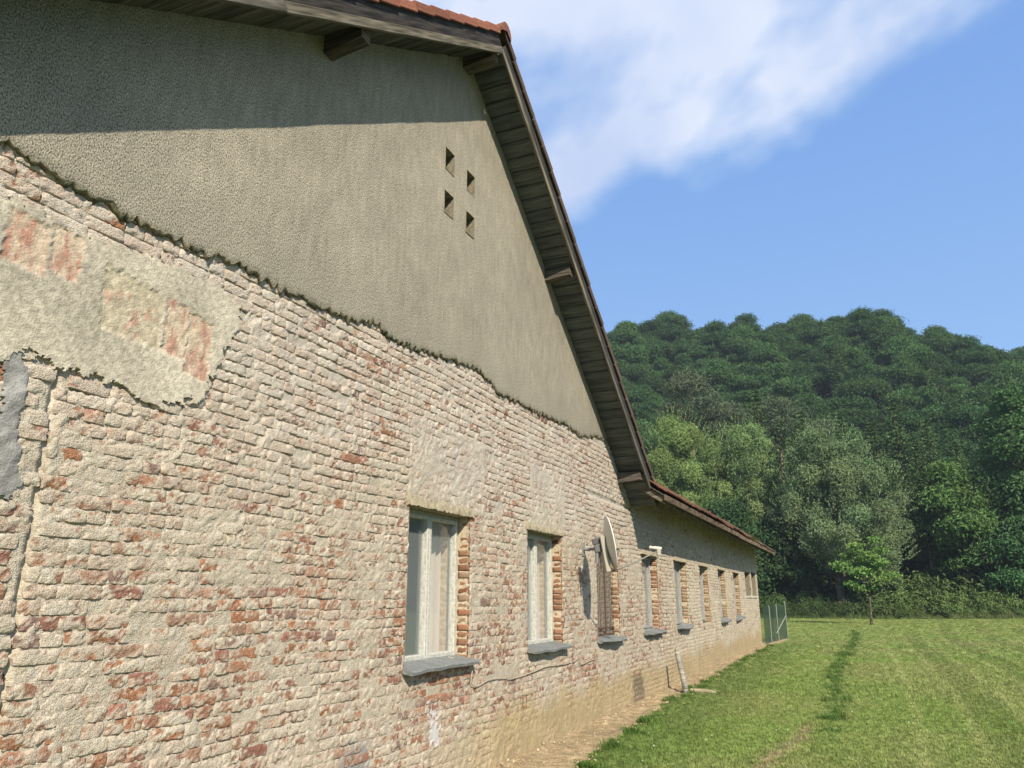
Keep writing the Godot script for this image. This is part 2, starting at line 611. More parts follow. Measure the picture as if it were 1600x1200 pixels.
# a slab with a ragged outline on the wall: cells whose centre is inside, height and colour by function, edge walls
func slab(mb: MB, s0: float, s1: float, y0: float, y1: float, step: float, inside: Callable, height: Callable, color: Callable, back := -0.02) -> void:
	var nx := int(ceil((s1 - s0) / step))
	var ny := int(ceil((y1 - y0) / step))
	var ins := PackedByteArray()
	ins.resize(nx * ny)
	for a in nx:
		for b in ny:
			ins[a * ny + b] = 1 if inside.call(s0 + (a + 0.5) * step, y0 + (b + 0.5) * step) else 0
	var idx := PackedInt32Array()
	idx.resize((nx + 1) * (ny + 1))
	idx.fill(-1)
	for a in nx + 1:
		for b in ny + 1:
			var cnt := 0
			for da in [-1, 0]:
				for db in [-1, 0]:
					if a + da >= 0 and a + da < nx and b + db >= 0 and b + db < ny:
						cnt += ins[(a + da) * ny + b + db]
			if cnt == 0:
				continue
			var s := s0 + a * step
			var y := y0 + b * step
			var js := nC.get_noise_2d(s * 0.6, y * 0.6 + 12.0) * step
			var jy := nC.get_noise_2d(s * 0.6 + 31.0, y * 0.6) * step
			var h: float = height.call(s, y)
			if cnt < 4:
				h -= 0.002
			idx[a * (ny + 1) + b] = mb.vert(W(s + js, y + jy, h), color.call(s, y))
	for a in nx:
		for b in ny:
			if ins[a * ny + b] == 0:
				continue
			var q := [idx[a * (ny + 1) + b], idx[(a + 1) * (ny + 1) + b], idx[(a + 1) * (ny + 1) + b + 1], idx[a * (ny + 1) + b + 1]]
			mb.face(q[0], q[1], q[2], q[3])
			var nb := [[0, -1], [1, 0], [0, 1], [-1, 0]]
			for e in 4:
				var na: int = a + nb[e][0]
				var nbb: int = b + nb[e][1]
				if na < 0 or nbb < 0 or na >= nx or nbb >= ny or ins[na * ny + nbb] == 0:
					var i0: int = mb.vert(mb.v[q[e]], mb.c[q[e]])
					var i1: int = mb.vert(mb.v[q[(e + 1) % 4]], mb.c[q[(e + 1) % 4]])
					var p0 := mb.v[i0]; var p1 := mb.v[i1]
					var r0 := mb.vert(Vector3(WX + back, p0.y, p0.z), mb.c[i0] * 0.9)
					var r1 := mb.vert(Vector3(WX + back, p1.y, p1.z), mb.c[i1] * 0.9)
					mb.face(i1, i0, r0, r1)

func rectbox(mb: MB, s0: float, s1: float, y0: float, y1: float, o0: float, o1: float, col: Color, bev := 0.004) -> void:
	mb.box(W((s0 + s1) * 0.5, (y0 + y1) * 0.5, (o0 + o1) * 0.5), Vector3((o1 - o0) * 0.5, 0, 0), Vector3(0, (y1 - y0) * 0.5, 0), Vector3(0, 0, (s1 - s0) * 0.5), col, bev)

func build_wall() -> void:
	var mb := MB.new()
	mortar_zone(mb, -1.0, 1.9, 0.1)
	mortar_zone(mb, 1.9, 8.6, 0.0165)
	mortar_zone(mb, 8.6, 16.0, 0.03)
	mortar_zone(mb, 16.0, 32.3, 0.075)
	var wall := part("wall", mb, M.brick, house, true)
	# inner face of the wall, its far end and the rooms behind
	var inner := MB.new()
	var col := Color(0.3, 0.29, 0.26)
	var prev := -1.0
	var sorted := openings.duplicate()
	for p in sorted:
		rectbox(inner, prev + 0.045, p[0] - 0.035, -0.1, 3.7, -0.42, -0.05, col, 0.0)
		rectbox(inner, p[0] - 0.035, p[1] + 0.045, -0.1, p[2] - 0.052, -0.42, -0.05, col, 0.0)
		rectbox(inner, p[0] - 0.035, p[1] + 0.045, p[3] + 0.032, 3.7, -0.42, -0.05, col, 0.0)
		prev = p[1]
	rectbox(inner, prev + 0.045, 32.26, -0.1, 3.7, -0.42, -0.05, col, 0.0)
	part("wall_core", inner, M.room, house)
	# gable triangle behind the render
	var gm := MB.new()
	for sgn in [0, 1]:
		var o: float = -0.36 - 0.1 * sgn
		var a := W(APEX_S - 6.2, 3.71, o); var b := W(APEX_S + 6.2, 3.71, o); var c := W(APEX_S, APEX_Y - 0.04, o)
		gm.tri(a, b, c, col)
	part("gable_core", gm, M.room, house)
	var room := MB.new()
	var rc := Color(0.35, 0.34, 0.3)
	rectbox(room, -1.0, 32.2, -0.3, -0.1, -9.0, -0.05, rc, 0.0)
	rectbox(room, -1.0, 32.2, 3.0, 3.2, -9.0, -0.43, rc, 0.0)
	rectbox(room, -1.0, 32.2, -0.1, 3.7, -9.2, -9.0, rc, 0.0)
	rectbox(room, -1.2, -1.0, -0.1, 3.7, -9.0, -0.05, rc, 0.0)
	rectbox(room, 4.6, 4.75, -0.1, 3.0, -8.98, -0.43, rc, 0.0)
	rectbox(room, 14.1, 14.25, -0.1, 3.0, -8.98, -0.43, rc, 0.0)
	part("room", room, M.room, house)
	var endw := MB.new()
	rectbox(endw, 32.26, 32.3, -0.1, 3.7, -9.2, -0.02, Color(0.5, 0.42, 0.28), 0.0)
	part("end_wall", endw, M.plaster, house)
	lay_bricks()
	reveals(wall)
	# the largest 300 bricks as parts of their own, the rest joined
	pool.sort_custom(func(x, y): return x[0] > y[0])
	var rest: MB = M.far_bricks
	for k in pool.size():
		if k < 296:
			part("brick", pool[k][1], M.brick, wall, true, pool[k][2])
		else:
			merge_in(rest, pool[k][1], pool[k][2])
	var r := part("brickwork", rest, M.brick, wall, true)
	r.set_meta("kind", "stuff")

func reveals(wall: Node) -> void:
	var side := MB.new()
	var mc := Color(0.6, 0.5, 0.36)
	for p in openings:
		var small: bool = p[0] > 28.0
		# bedding of the jambs, head and foot
		for q in [[p[0] - 0.03, p[0], p[2], p[3]], [p[1] + 0.003, p[1] + 0.04, p[2], p[3]], [p[0], p[1], p[3] + 0.004, p[3] + 0.03], ]:
			rectbox(side, q[0], q[1], q[2], q[3], -0.4, -0.025, Color(0.25, 0.22, 0.16) if small else mc, 0.0)
		rectbox(side, p[0] - 0.03, p[1] + 0.04, p[2] - 0.06, p[2] - 0.03, -0.4, -0.14, mc, 0.0)
		if small:
			continue
		var y: float = p[2] - 0.02
		var k := 0
		while y < p[3] - 0.02:
			var h := 0.064 + rng.randf_range(-0.004, 0.004)
			if y + h > p[3]:
				h = p[3] - y - 0.004
			if h > 0.03:
				var b := MB.new()
				var red := Color(0.35, 0.165, 0.095) * rng.randf_range(0.75, 1.2)
				red = red.lerp(Color(0.42, 0.31, 0.21), 0.8 if rng.randf() < 0.2 else rng.randf_range(0.0, 0.4))
				if p[0] > 16.5:
					red = red.lerp(Color(0.45, 0.33, 0.2), rng.randf_range(0.3, 0.8))
				var c := W(p[1] + 0.005, y + h * 0.5, -0.075)
				var lift := rng.randf_range(-0.005, 0.003)
				jamb_brick(b, h, lift, red)
				var pr0 := project(c)
				var sz := 0.12 * 0.35 * h * pow(1200.0 / maxf(pr0.z, 1.0), 2.0)
				var inside := pr0.x > 0 and pr0.x < 1600 and pr0.y > 0 and pr0.y < 1200
				if inside and sz > 120.0:
					pool.append([sz * 4.0, b, c, ""])
				else:
					merge_in(M.far_bricks, b, c)
			y += h + rng.randf_range(0.006, 0.013)
			k += 1
		# the near jamb: brick ends
		y = p[2]
		while y < p[3] - 0.06:
			var b2 := MB.new()
			jamb_brick(b2, 0.064, 0.0, Color(0.34, 0.15, 0.08) * rng.randf_range(0.8, 1.15))
			merge_in(M.far_bricks, b2, W(p[0] - 0.012, y + 0.035, -0.075))
			y += 0.077
	var st := part("window_reveal", side, M.plaster, house)
	st.set_meta("kind", "stuff")

func jamb_brick(mb: MB, h: float, lift: float, col: Color) -> void:
	var n := 5
	var m := 4
	var base := mb.v.size()
	# grid over the face that looks along the wall, with depth
	for a in n + 2:
		for b in m + 2:
			var ring := a == 0 or b == 0 or a == n + 1 or b == m + 1
			var fa := clampf((a - 1.0) / (n - 1), 0, 1)
			var fb := clampf((b - 1.0) / (m - 1), 0, 1)
			var e := minf(minf(fa, 1 - fa) * 0.13, minf(fb, 1 - fb) * h)
			var z := lift + 0.006 - 0.003 * (1.0 - smoothstep(0.0, 0.006, e)) + rng.randf_range(-0.0015, 0.0015)
			if ring:
				z = -0.03
			var cc := col * rng.randf_range(0.88, 1.12)
			cc.a = 1.0
			mb.vert(Vector3(-0.065 + 0.13 * fa + rng.randf_range(-0.002, 0.002), (fb - 0.5) * h + rng.randf_range(-0.0015, 0.0015), z), cc)
	for a in n + 1:
		for b in m + 1:
			var k := base + a * (m + 2) + b
			mb.face(k, k + 1, k + m + 3, k + m + 2)

func build_gable() -> void:
	var holes := []
	for hs in [6.49, 7.0]:
		for hy in [5.73, 6.255]:
			holes.append([hs, hs + 0.205, hy, hy + 0.262])
	var xs := [6.49, 6.695, 7.0, 7.205]
	var ys := [5.73, 5.992, 6.255, 6.517]
	var ls := lines(0.3, 12.95, 0.03, xs)
	var ly := lines(3.7, 8.1, 0.045, ys)
	var mb := MB.new()
	var ny := ly.size()
	var streak := noise(301, 1.0, 3)
	for s in ls:
		var bt := ragged(s)
		var tp := soffit_y(s) + 0.03
		for y0 in ly:
			var y := clampf(y0, bt, tp)
			var o := 0.02 + nA.get_noise_2d(s * 0.8, y * 0.8 + 5.0) * 0.008 + nC.get_noise_2d(s, y) * 0.003
			var st := streak.get_noise_2d(s * 16.0, y * 2.6)
			var bl := nA.get_noise_2d(s * 0.5 + 11.0, y * 0.5)
			var c := Color(0.63, 0.565, 0.45) * (1.0 + st * 0.2 + bl * 0.12 + nB.get_noise_2d(s * 0.4, y * 0.3 + 44.0) * 0.1)
			c = c.lerp(Color(0.44, 0.41, 0.325), smoothstep(0.5, 0.1, y - bt) * 0.45 * clampf(0.6 + st * 1.3, 0, 1))
			c = c.lerp(Color(0.30, 0.285, 0.21), smoothstep(0.05, 0.01, y - bt) * 0.7)
			c = c.lerp(Color(0.38, 0.375, 0.32), smoothstep(3.6, 1.8, s) * smoothstep(4.0, 4.4, y) * 0.5)
			c.a = 1.0
			mb.vert(W(s, y, o), c)
	for a in ls.size() - 1:
		for b in ny - 1:
			var k := a * ny + b
			if mb.v[k + 1].y - mb.v[k].y < 1e-5 and mb.v[k + ny + 1].y - mb.v[k + ny].y < 1e-5:
				continue
			var ms := (ls[a] + ls[a + 1]) * 0.5
			var my := (ly[b] + ly[b + 1]) * 0.5
			var hole := false
			for h in holes:
				if ms > h[0] and ms < h[1] and my > h[2] and my < h[3]:
					hole = true
			if hole:
				continue
			mb.face(k, k + ny, k + ny + 1, k + 1)
	# broken lower edge: the thickness of the render, with a crumbling mossy lip
	var g := part("gable_render", mb, M.cast, house, true)
	var lip := MB.new()
	var prof := [[0.0, 0.027], [-0.006, 0.03], [-0.02, 0.02], [-0.024, 0.0], [0.03, -0.02]]
	var cnt := 0
	var s := 0.3
	while s < 12.95:
		var bt := ragged(s)
		var moss := clampf(0.5 + 1.4 * nB.get_noise_2d(s * 0.9, 90.0), 0.0, 1.0)
		for k in prof.size():
			var r := 1.0 + nB.get_noise_2d(s * 1.3, k * 9.0) * 1.0
			var yy: float = bt + prof[k][0] * r * (0.35 + 0.9 * moss * moss) + (0.004 if k == 0 else 0.0)
			var oo: float = prof[k][1] * (1.0 + 0.5 * nB.get_noise_2d(s * 2.5, k * 5.0 + 60.0))
			var lc := Color(0.46, 0.41, 0.3).lerp(Color(0.14, 0.145, 0.08), moss * moss * 0.85) * (1.0 + nC.get_noise_2d(s * 2.0, k * 4.0) * 0.5)
			lc.a = 1.0
			lip.vert(W(s, yy, oo), lc)
		if cnt > 0:
			for k in prof.size() - 1:
				var q := (cnt - 1) * prof.size() + k
				lip.face(q + 1, q + 1 + prof.size(), q + prof.size(), q)
		cnt += 1
		s += 0.016
	part("render_edge", lip, M.cast, house, true)
	# the four vent holes
	for h in holes:
		var v := MB.new()
		var vc := Color(0.27, 0.24, 0.18)
		var d := -0.34
		var o := 0.028
		v.quad(W(h[0], h[2], o), W(h[0], h[2], d), W(h[0], h[3], d), W(h[0], h[3], o), vc)
		v.quad(W(h[1], h[2], d), W(h[1], h[2], o), W(h[1], h[3], o), W(h[1], h[3], d), vc)
		v.quad(W(h[0], h[2], o), W(h[1], h[2], o), W(h[1], h[2], d), W(h[0], h[2], d), vc)
		v.quad(W(h[0], h[3], d), W(h[1], h[3], d), W(h[1], h[3], o), W(h[0], h[3], o), vc)
		v.quad(W(h[0], h[2], d), W(h[1], h[2], d), W(h[1], h[3], d), W(h[0], h[3], d), Color(0.015, 0.015, 0.013))
		part("vent_hole", v, M.plaster, house)

func build_patches() -> void:
	var panels := [[2.14, 2.36, 3.34, 3.61, 1], [2.38, 2.545, 3.37, 3.63, 1], [2.70, 2.90, 3.17, 3.535, 0], [2.91, 3.11, 3.165, 3.51, 0], [3.135, 3.30, 3.16, 3.50, 1], [3.31, 3.5, 3.07, 3.46, 1]]
	var inside := func(s: float, y: float) -> bool:
		var q := Vector2(s + nB.get_noise_2d(s * 1.5, y * 1.5) * 0.05, y + nB.get_noise_2d(s * 1.5 + 7.0, y * 1.5) * 0.05)
		return Geometry2D.is_point_in_polygon(q, patch_poly)
	var in_panel := func(s: float, y: float) -> int:
		for p in panels:
			var w := nC.get_noise_2d(s * 0.8, y * 0.8) * 0.012
			var mid: float = (p[0] + p[1]) * 0.5
			var yy: float = y + (s - mid) * 0.12
			if s + w > p[0] and s + w < p[1] and yy + w > p[2] and yy + w < p[3]:
				return p[4] + 1
		return 0
	var height := func(s: float, y: float) -> float:
		var h := 0.02 + nA.get_noise_2d(s * 1.5, y * 1.5) * 0.004 + nC.get_noise_2d(s, y) * 0.003
		if in_panel.call(s, y) > 0:
			h -= 0.008 + nB.get_noise_2d(s * 2.0, y * 2.0) * 0.003
		return h
	var color := func(s: float, y: float) -> Color:
		var c := Color(0.54, 0.49, 0.395) * (1.0 + nA.get_noise_2d(s * 1.4, y * 1.4) * 0.3 + nC.get_noise_2d(s, y) * 0.12)
		var k: int = in_panel.call(s, y)
		if k == 1:
			c = Color(0.54, 0.475, 0.35) * (1.0 + nB.get_noise_2d(s * 2.0, y * 2.0) * 0.35)
			c = c.lerp(Color(0.53, 0.35, 0.27), smoothstep(0.34, 0.42, nB.get_noise_2d(s * 0.8, y * 0.5 + 9.0) + nC.get_noise_2d(s * 1.2, y) * 0.15))
		elif k == 2:
			var t := nB.get_noise_2d(s * 2.6, y * 0.55 + 4.0) + nA.get_noise_2d(s * 2.0, y * 1.5) * 0.5
			c = Color(0.60, 0.49, 0.37) * (1.0 + nC.get_noise_2d(s, y) * 0.18)
			c = c.lerp(Color(0.53, 0.34, 0.27), smoothstep(-0.04, 0.12, t + nC.get_noise_2d(s * 1.2, y * 0.8) * 0.22) * 0.8)
			c = c.lerp(Color(0.45, 0.22, 0.145), smoothstep(0.28, 0.38, t + nC.get_noise_2d(s * 1.5, y) * 0.2) * 0.65)
		c.a = 1.0
		return c
	var mb := MB.new()
	slab(mb, 1.85, 3.85, 2.7, 3.8, 0.0125, inside, height, color)
	part("plaster_patch", mb, M.plaster, house, true)
	# grey cement smeared down the edge of the old doorway at the left
	var cb := MB.new()
	var ins2 := func(s: float, y: float) -> bool:
		return Geometry2D.is_point_in_polygon(Vector2(s + nB.get_noise_2d(s, y * 1.3) * 0.03, y), cement_poly)
	var h2 := func(s: float, y: float) -> float:
		return 0.016 + nB.get_noise_2d(s * 0.8, y * 0.8) * 0.016 + nC.get_noise_2d(s, y) * 0.003
	var c2 := func(s: float, y: float) -> Color:
		var c := Color(0.33, 0.325, 0.31) * (1.0 + nB.get_noise_2d(s, y) * 0.35)
		c.a = 1.0
		return c
	slab(cb, 2.1, 2.6, 2.15, 2.95, 0.0125, ins2, h2, c2)
	part("cement_smear", cb, M.plaster, house, true)
	# broken plaster lips over the windows
	for k in openings.size():
		var p: Array = openings[k]
		if k > 7:
			continue
		var lb := MB.new()
		var top: float = p[3] + (0.1 if k < 2 else 0.055)
		var e0: float = p[0] - 0.07
		var e1: float = p[1] + 0.05
		var ins3 := func(s: float, y: float) -> bool:
			return s > e0 and s < e1 and y > p[3] - 0.004 and y < top + nB.get_noise_2d(s * 0.6, 8.0 + k) * 0.02
		var h3 := func(s: float, y: float) -> float:
			return 0.006 + 0.02 * (top - y) / (top - p[3]) + nB.get_noise_2d(s * 0.6, y * 1.5) * 0.008
		var c3 := func(s: float, y: float) -> Color:
			var c := Color(0.43, 0.37, 0.265) * (1.0 + nB.get_noise_2d(s * 2.0, y * 2.0) * 0.4)
			c.a = 1.0
			return c
		slab(lb, e0 - 0.03, e1 + 0.03, p[3] - 0.04, top + 0.04, 0.014 if k < 2 else 0.025, ins3, h3, c3, -0.12)
		part("lintel", lb, M.plaster, house, true)

# ---------------------------------------------------------------- windows
func curtain_strip(mb: MB, s0: float, s1: float, y0: float, y1: float, o: float, folds: float, amp: float, col: Color) -> void:
	var n := int((s1 - s0) * 160)
	var base := mb.v.size()
	for k in n + 1:
		var f := float(k) / n
		var s := lerpf(s0, s1, f)
		var ph := f * folds * TAU
		var d := o + amp * (sin(ph) + 0.4 * sin(ph * 2.3 + 1.0))
		for t in [0.0, 0.5, 1.0]:
			var c := col * (1.0 + 0.06 * sin(ph * 1.7))
			c.a = 1
			mb.vert(W(s + 0.01 * sin(ph + t * 2.0), lerpf(y0, y1, t), d + (1.0 - t) * 0.012 * sin(ph * 0.7)), c)
	for k in n:
		for t in 2:
			var q := base + k * 3 + t
			mb.face(q, q + 3, q + 4, q + 1)

func build_windows() -> void:
	var white := Color(0.54, 0.535, 0.48)
	for k in openings.size():
		var p: Array = openings[k]
		var s0: float = p[0]; var s1: float = p[1]; var y0: float = p[2]; var y1: float = p[3]
		var w := Node3D.new()
		w.name = "window"
		house.add_child(w, true)
		var fr := white if k < 2 else (Color(0.30, 0.28, 0.24) if k == 2 else Color(0.34, 0.33, 0.31))
		var f0 := -0.215
		var f1 := -0.15
		if k > 7:
			# small openings closed with a rough board
			var b := MB.new()
			rectbox(b, s0, s1, y0, y1, -0.26, -0.22, Color(0.15, 0.13, 0.095))
			part("shutter", b, M.wood, w)
			var sb := MB.new()
			rectbox(sb, s0 - 0.03, s1 + 0.03, y0 - 0.06, y0, -0.12, 0.03, Color(0.62, 0.6, 0.54))
			part("sill", sb, M.plaster, w)
			continue
		var f := MB.new()
		var t := 0.032
		rectbox(f, s0, s0 + t, y0, y1, f0, f1, fr)
		rectbox(f, s1 - t, s1, y0, y1, f0, f1, fr)
		rectbox(f, s0 + t, s1 - t, y1 - t, y1, f0, f1 - 0.002, fr)
		rectbox(f, s0 + t, s1 - t, y0, y0 + t, f0, f1 - 0.002, fr * Color(0.7, 0.7, 0.7, 1))
		part("frame", f, M.paint, w)
		var halves := [[s0 + t, (s0 + s1) * 0.5], [(s0 + s1) * 0.5 + 0.002, s1 - t]]
		if k > 2:
			halves = [[s0 + t, s1 - t]] if k == 3 else halves
		for hh in halves:
			var a: float = hh[0]; var b: float = hh[1]
			var cs := MB.new()
			var r := 0.042
			var ya := y0 + t; var yb := y1 - t
			var fo := f1 + 0.018
			rectbox(cs, a, a + r, ya, yb, f0 + 0.01, fo, fr, 0.008)
			rectbox(cs, b - r, b, ya, yb, f0 + 0.01, fo, fr, 0.008)
			rectbox(cs, a + r, b - r, yb - r, yb, f0 + 0.01, fo - 0.002, fr, 0.008)
			rectbox(cs, a + r, b - r, ya, ya + r * 1.2, f0 + 0.01, fo - 0.002, fr, 0.008)
			part("casement", cs, M.paint, w)
			var gl := MB.new()
			rectbox(gl, a + r, b - r, ya + r * 1.2, yb - r, f0 + 0.03, f0 + 0.034, Color.WHITE, 0.0)
			part("pane", gl, M.glass, w)
		var cu := MB.new()
		if k < 2:
			curtain_strip(cu, s0 + 0.05, s0 + 0.30, y0 + 0.02, y1, -0.34, 3.0, 0.02, Color(0.5, 0.52, 0.47))
			curtain_strip(cu, s0 + 0.36, s0 + 0.60, y0 + 0.02, y1, -0.36, 2.0, 0.02, Color(0.3, 0.33, 0.33))
			curtain_strip(cu, s0 + 0.78, s1 - 0.03, y0 + 0.02, y1, -0.34, 3.4, 0.022, Color(0.52, 0.46, 0.41))
		elif k == 3:
			rectbox(cu, s0 + 0.06, s1 - 0.06, y0 + 0.03, y1 - 0.05, -0.30, -0.28, Color(0.5, 0.5, 0.47))
		elif k != 2:
			curtain_strip(cu, s0 + 0.05, s1 - 0.05, y0 + 0.02, y1, -0.34, 6.0, 0.02, Color(0.4, 0.4, 0.37))
		if cu.v.size():
			part("curtain" if k != 3 else "blind", cu, M.curtain, w, k != 3)
		if k == 2:
			# rusty grille and wire mesh before the third window
			var gr := MB.new()
			var rust := Color(0.10, 0.065, 0.045)
			for j in 2:
				var sx := lerpf(s0 + 0.03, s0 + 0.72, float(j))
				rectbox(gr, sx, sx + 0.03, y0, y1, -0.115, -0.09, rust)
			for yy in [y0 + 0.02, y0 + 0.12, y1 - 0.06]:
				rectbox(gr, s0 + 0.03, s1 - 0.02, yy, yy + 0.03, -0.117, -0.092, rust)
			for j in 15:
				var sx := s0 + 0.06 + j * 0.08
				rectbox(gr, sx, sx + 0.006, y0, y1, -0.106, -0.1, rust, 0.0)
			for j in 17:
				var yy := y0 + 0.04 + j * 0.08
				rectbox(gr, s0, s1, yy, yy + 0.006, -0.108, -0.102, rust, 0.0)
			part("grille", gr, M.plain, w)
		# sill
		var sl := MB.new()
		var grey := Color(0.245, 0.26, 0.255)
		if k < 2:
			var n := 14
			var pro := [[-0.15, 0.03], [0.10, -0.02], [0.108, -0.03], [0.102, -0.056], [0.06, -0.05], [-0.15, -0.02]]
			for j in n + 1:
				var s := lerpf(s0 - 0.03, s1 + 0.035, float(j) / n)
				for q in pro:
					var c := grey * (1.0 + nC.get_noise_2d(s * 0.4, q[0] * 3.0) * 0.25)
					c.a = 1
					sl.vert(W(s, y0 + 0.012 + q[1] + nB.get_noise_2d(s * 0.4, 3.0 + k) * 0.012, q[0] + nB.get_noise_2d(s * 0.5, 9.0 + k) * 0.015), c)
			for j in n:
				for q in 6:
					var a0 := j * 6 + q
					var a1 := j * 6 + (q + 1) % 6
					sl.face(a0, a1, a1 + 6, a0 + 6)
			for e in [0, n * 6]:
				sl.i.append_array(PackedInt32Array([e, e + 1, e + 2, e, e + 2, e + 3, e, e + 3, e + 4, e, e + 4, e + 5]))
			part("sill", sl, M.slate, w, false)
		elif k != 5:
			# broken slabs of slate lying askew
			var r2 := RandomNumberGenerator.new()
			r2.seed = 500 + k
			var cuts := 1 if k in [2, 3, 6, 7] else 2
			for e in cuts:
				var a := lerpf(s0 - 0.04, s1 + 0.04, float(e) / cuts) + 0.01
				var b := lerpf(s0 - 0.04, s1 + 0.04, float(e + 1) / cuts)
				var n := 6
				var base := sl.v.size()
				var rise := r2.randf_range(-0.03, 0.07)
				for j in n + 1:
					var fj := float(j) / n
					var s := lerpf(a, b, fj)
					var reach := 0.13 + r2.randf_range(-0.03, 0.03) - 0.06 * absf(fj - 0.4)
					var yy := y0 - 0.02 + rise * (fj - 0.4)
					var th := 0.035 + r2.randf_range(0.0, 0.03)
					for q in [[-0.12, 0.05], [reach, 0.0], [reach + 0.01, -th * 0.5], [reach - 0.02, -th], [-0.1, -0.02]]:
						var c := grey * r2.randf_range(0.8, 1.2)
						c.a = 1
						sl.vert(W(s, yy + q[1] + r2.randf_range(-0.006, 0.006), q[0]), c)
				for j in n:
					for q in 5:
						var a0 := base + j * 5 + q
						var a1 := base + j * 5 + (q + 1) % 5
						sl.face(a0, a1, a1 + 5, a0 + 5)
				for z in [base, base + n * 5]:
					sl.i.append_array(PackedInt32Array([z, z + 1, z + 2, z, z + 2, z + 3, z, z + 3, z + 4]))
			part("sill", sl, M.slate, w, false)

# ---------------------------------------------------------------- roof
func build_roof() -> void:
	var roof := MB.new()
	var clay := Color(0.30, 0.115, 0.065)
	var wood := Color(0.17, 0.165, 0.15)
	# the two slopes as slabs above the boards
	for sg in [-1.0, 1.0]:
		var rise := RS if sg > 0 else RL
		var a := Vector3(0, APEX_Y + 0.06, -APEX_S)
		var foot := 6.7
		var b := Vector3(0, APEX_Y + 0.06 - rise * foot, -(APEX_S + sg * foot))
		for e in [[0.0, 0.0], [0.12, 0.0]]:
			var up := Vector3(0, e[0], 0)
			roof.quad(Vector3(WX + 0.43, 0, 0) + a + up, Vector3(WX + 0.43, 0, 0) + b + up, Vector3(-16, 0, 0) + b + up, Vector3(-16, 0, 0) + a + up, clay if e[0] > 0.0 else wood)
		var up2 := Vector3(0, 0.12, 0)
		roof.quad(Vector3(WX + 0.43, 0, 0) + a, Vector3(WX + 0.43, 0, 0) + b, Vector3(WX + 0.43, 0, 0) + b + up2, Vector3(WX + 0.43, 0, 0) + a + up2, wood)
		roof.quad(Vector3(WX + 0.43, 0, 0) + b, Vector3(-16, 0, 0) + b, Vector3(-16, 0, 0) + b + up2, Vector3(WX + 0.43, 0, 0) + b + up2, wood)
	var rf := part("roof", roof, M.tile, house)
	# soffit boards, one by one
	var soff := MB.new()
	for sg in [-1.0, 1.0]:
		var rise := RS if sg > 0 else RL
		var q := 0.04
		while q < 6.62:
			var wd := rng.randf_range(0.13, 0.2)
			var c := Vector3(WX + 0.205, APEX_Y + 0.035 - rise * (q + wd * 0.5), -(APEX_S + sg * (q + wd * 0.5)))
			var dirv := Vector3(0, -rise, -sg).normalized()
			var nrm := Vector3(0, 1, -rise * sg).normalized()
			var b := MB.new()
			var col := wood * rng.randf_range(0.7, 1.2)
			if sg > 0:
				col = col.lerp(Color(0.22, 0.26, 0.28), 0.35)
			col.a = 1
			var sh := Vector3(rng.randf_range(-3, 3), 0, 0)
			b.box(sh, Vector3(0.225, 0, 0), nrm * 0.012, dirv * (wd * 0.5 * sqrt(1 + rise * rise) - 0.006), col, 0.004)
			var o := part("soffit_board", b, M.wood, rf, false, c - sh + nrm * rng.randf_range(-0.006, 0.006))
			q += wd
	# barge boards: a lower lath and an upper fascia, in lengths
	for sg in [-1.0, 1.0]:
		var rise := RS if sg > 0 else RL
		var dirv := Vector3(0, -rise, -sg).normalized()
		var nrm := Vector3(0, 1, -rise * sg).normalized()
		var q := 0.0
		var kk := 0
		while q < 6.7:
			var ln := minf(3.6, 6.82 - q)
			var mid := q + ln * 0.5
			var at := Vector3(WX + 0.44, APEX_Y - rise * mid, -(APEX_S + sg * mid))
			var half := dirv * (ln * 0.5 * sqrt(1 + rise * rise) - 0.003)
			var b := MB.new()
			var bas := Basis(dirv, nrm, dirv.cross(nrm))
			var hl := half.length()
			var sh := Vector3(rng.randf_range(-3, 3), rng.randf_range(-1, 1), 0)
			b.box(sh + Vector3(0, 0.11, 0), Vector3(hl, 0, 0), Vector3(0, 0.085, 0), Vector3(0, 0, 0.014), (Color(0.075, 0.07, 0.066) if sg < 0 else Color(0.085, 0.08, 0.078)), 0.004)
			part("barge_board", b, M.wood, rf, false, at + Vector3(0.012, 0, 0) - bas * sh).basis = bas
			var l := MB.new()
			l.box(sh, Vector3(hl, 0, 0), Vector3(0, 0.04, 0), Vector3(0, 0, 0.017), Color(0.23, 0.2, 0.155) if kk % 2 == 0 else Color(0.18, 0.165, 0.14), 0.005)
			part("barge_lath", l, M.wood, rf, false, at + Vector3(0.018, 0, 0) - bas * sh).basis = bas
			q += ln
			kk += 1
		# verge tiles, each lapping the one below
		q = 0.02 if sg < 0 else -0.13
		while q < 6.65:
			var mid := q + 0.15
			var b := MB.new()
			var tilt := (dirv + nrm * 0.05).normalized()
			var tn := (nrm - dirv * 0.05).normalized()
			var tc := (Color(0.36, 0.15, 0.10) if sg < 0 else Color(0.16, 0.115, 0.095)) * rng.randf_range(0.8, 1.2)
			tc.a = 1
			b.box(Vector3.ZERO, Vector3(0.13, 0, 0), tn * 0.03, tilt * 0.2, tc, 0.01)
			b.box(Vector3(0.115, 0, 0) - tn * 0.03, Vector3(0.014, 0, 0), tn * 0.03, tilt * 0.19, tc, 0.006)
			part("verge_tile", b, M.tile, rf, false, Vector3(WX + 0.375 + rng.randf_range(-0.006, 0.006), APEX_Y - rise * mid, -(APEX_S + sg * mid)) + nrm * 0.245)
			q += 0.305
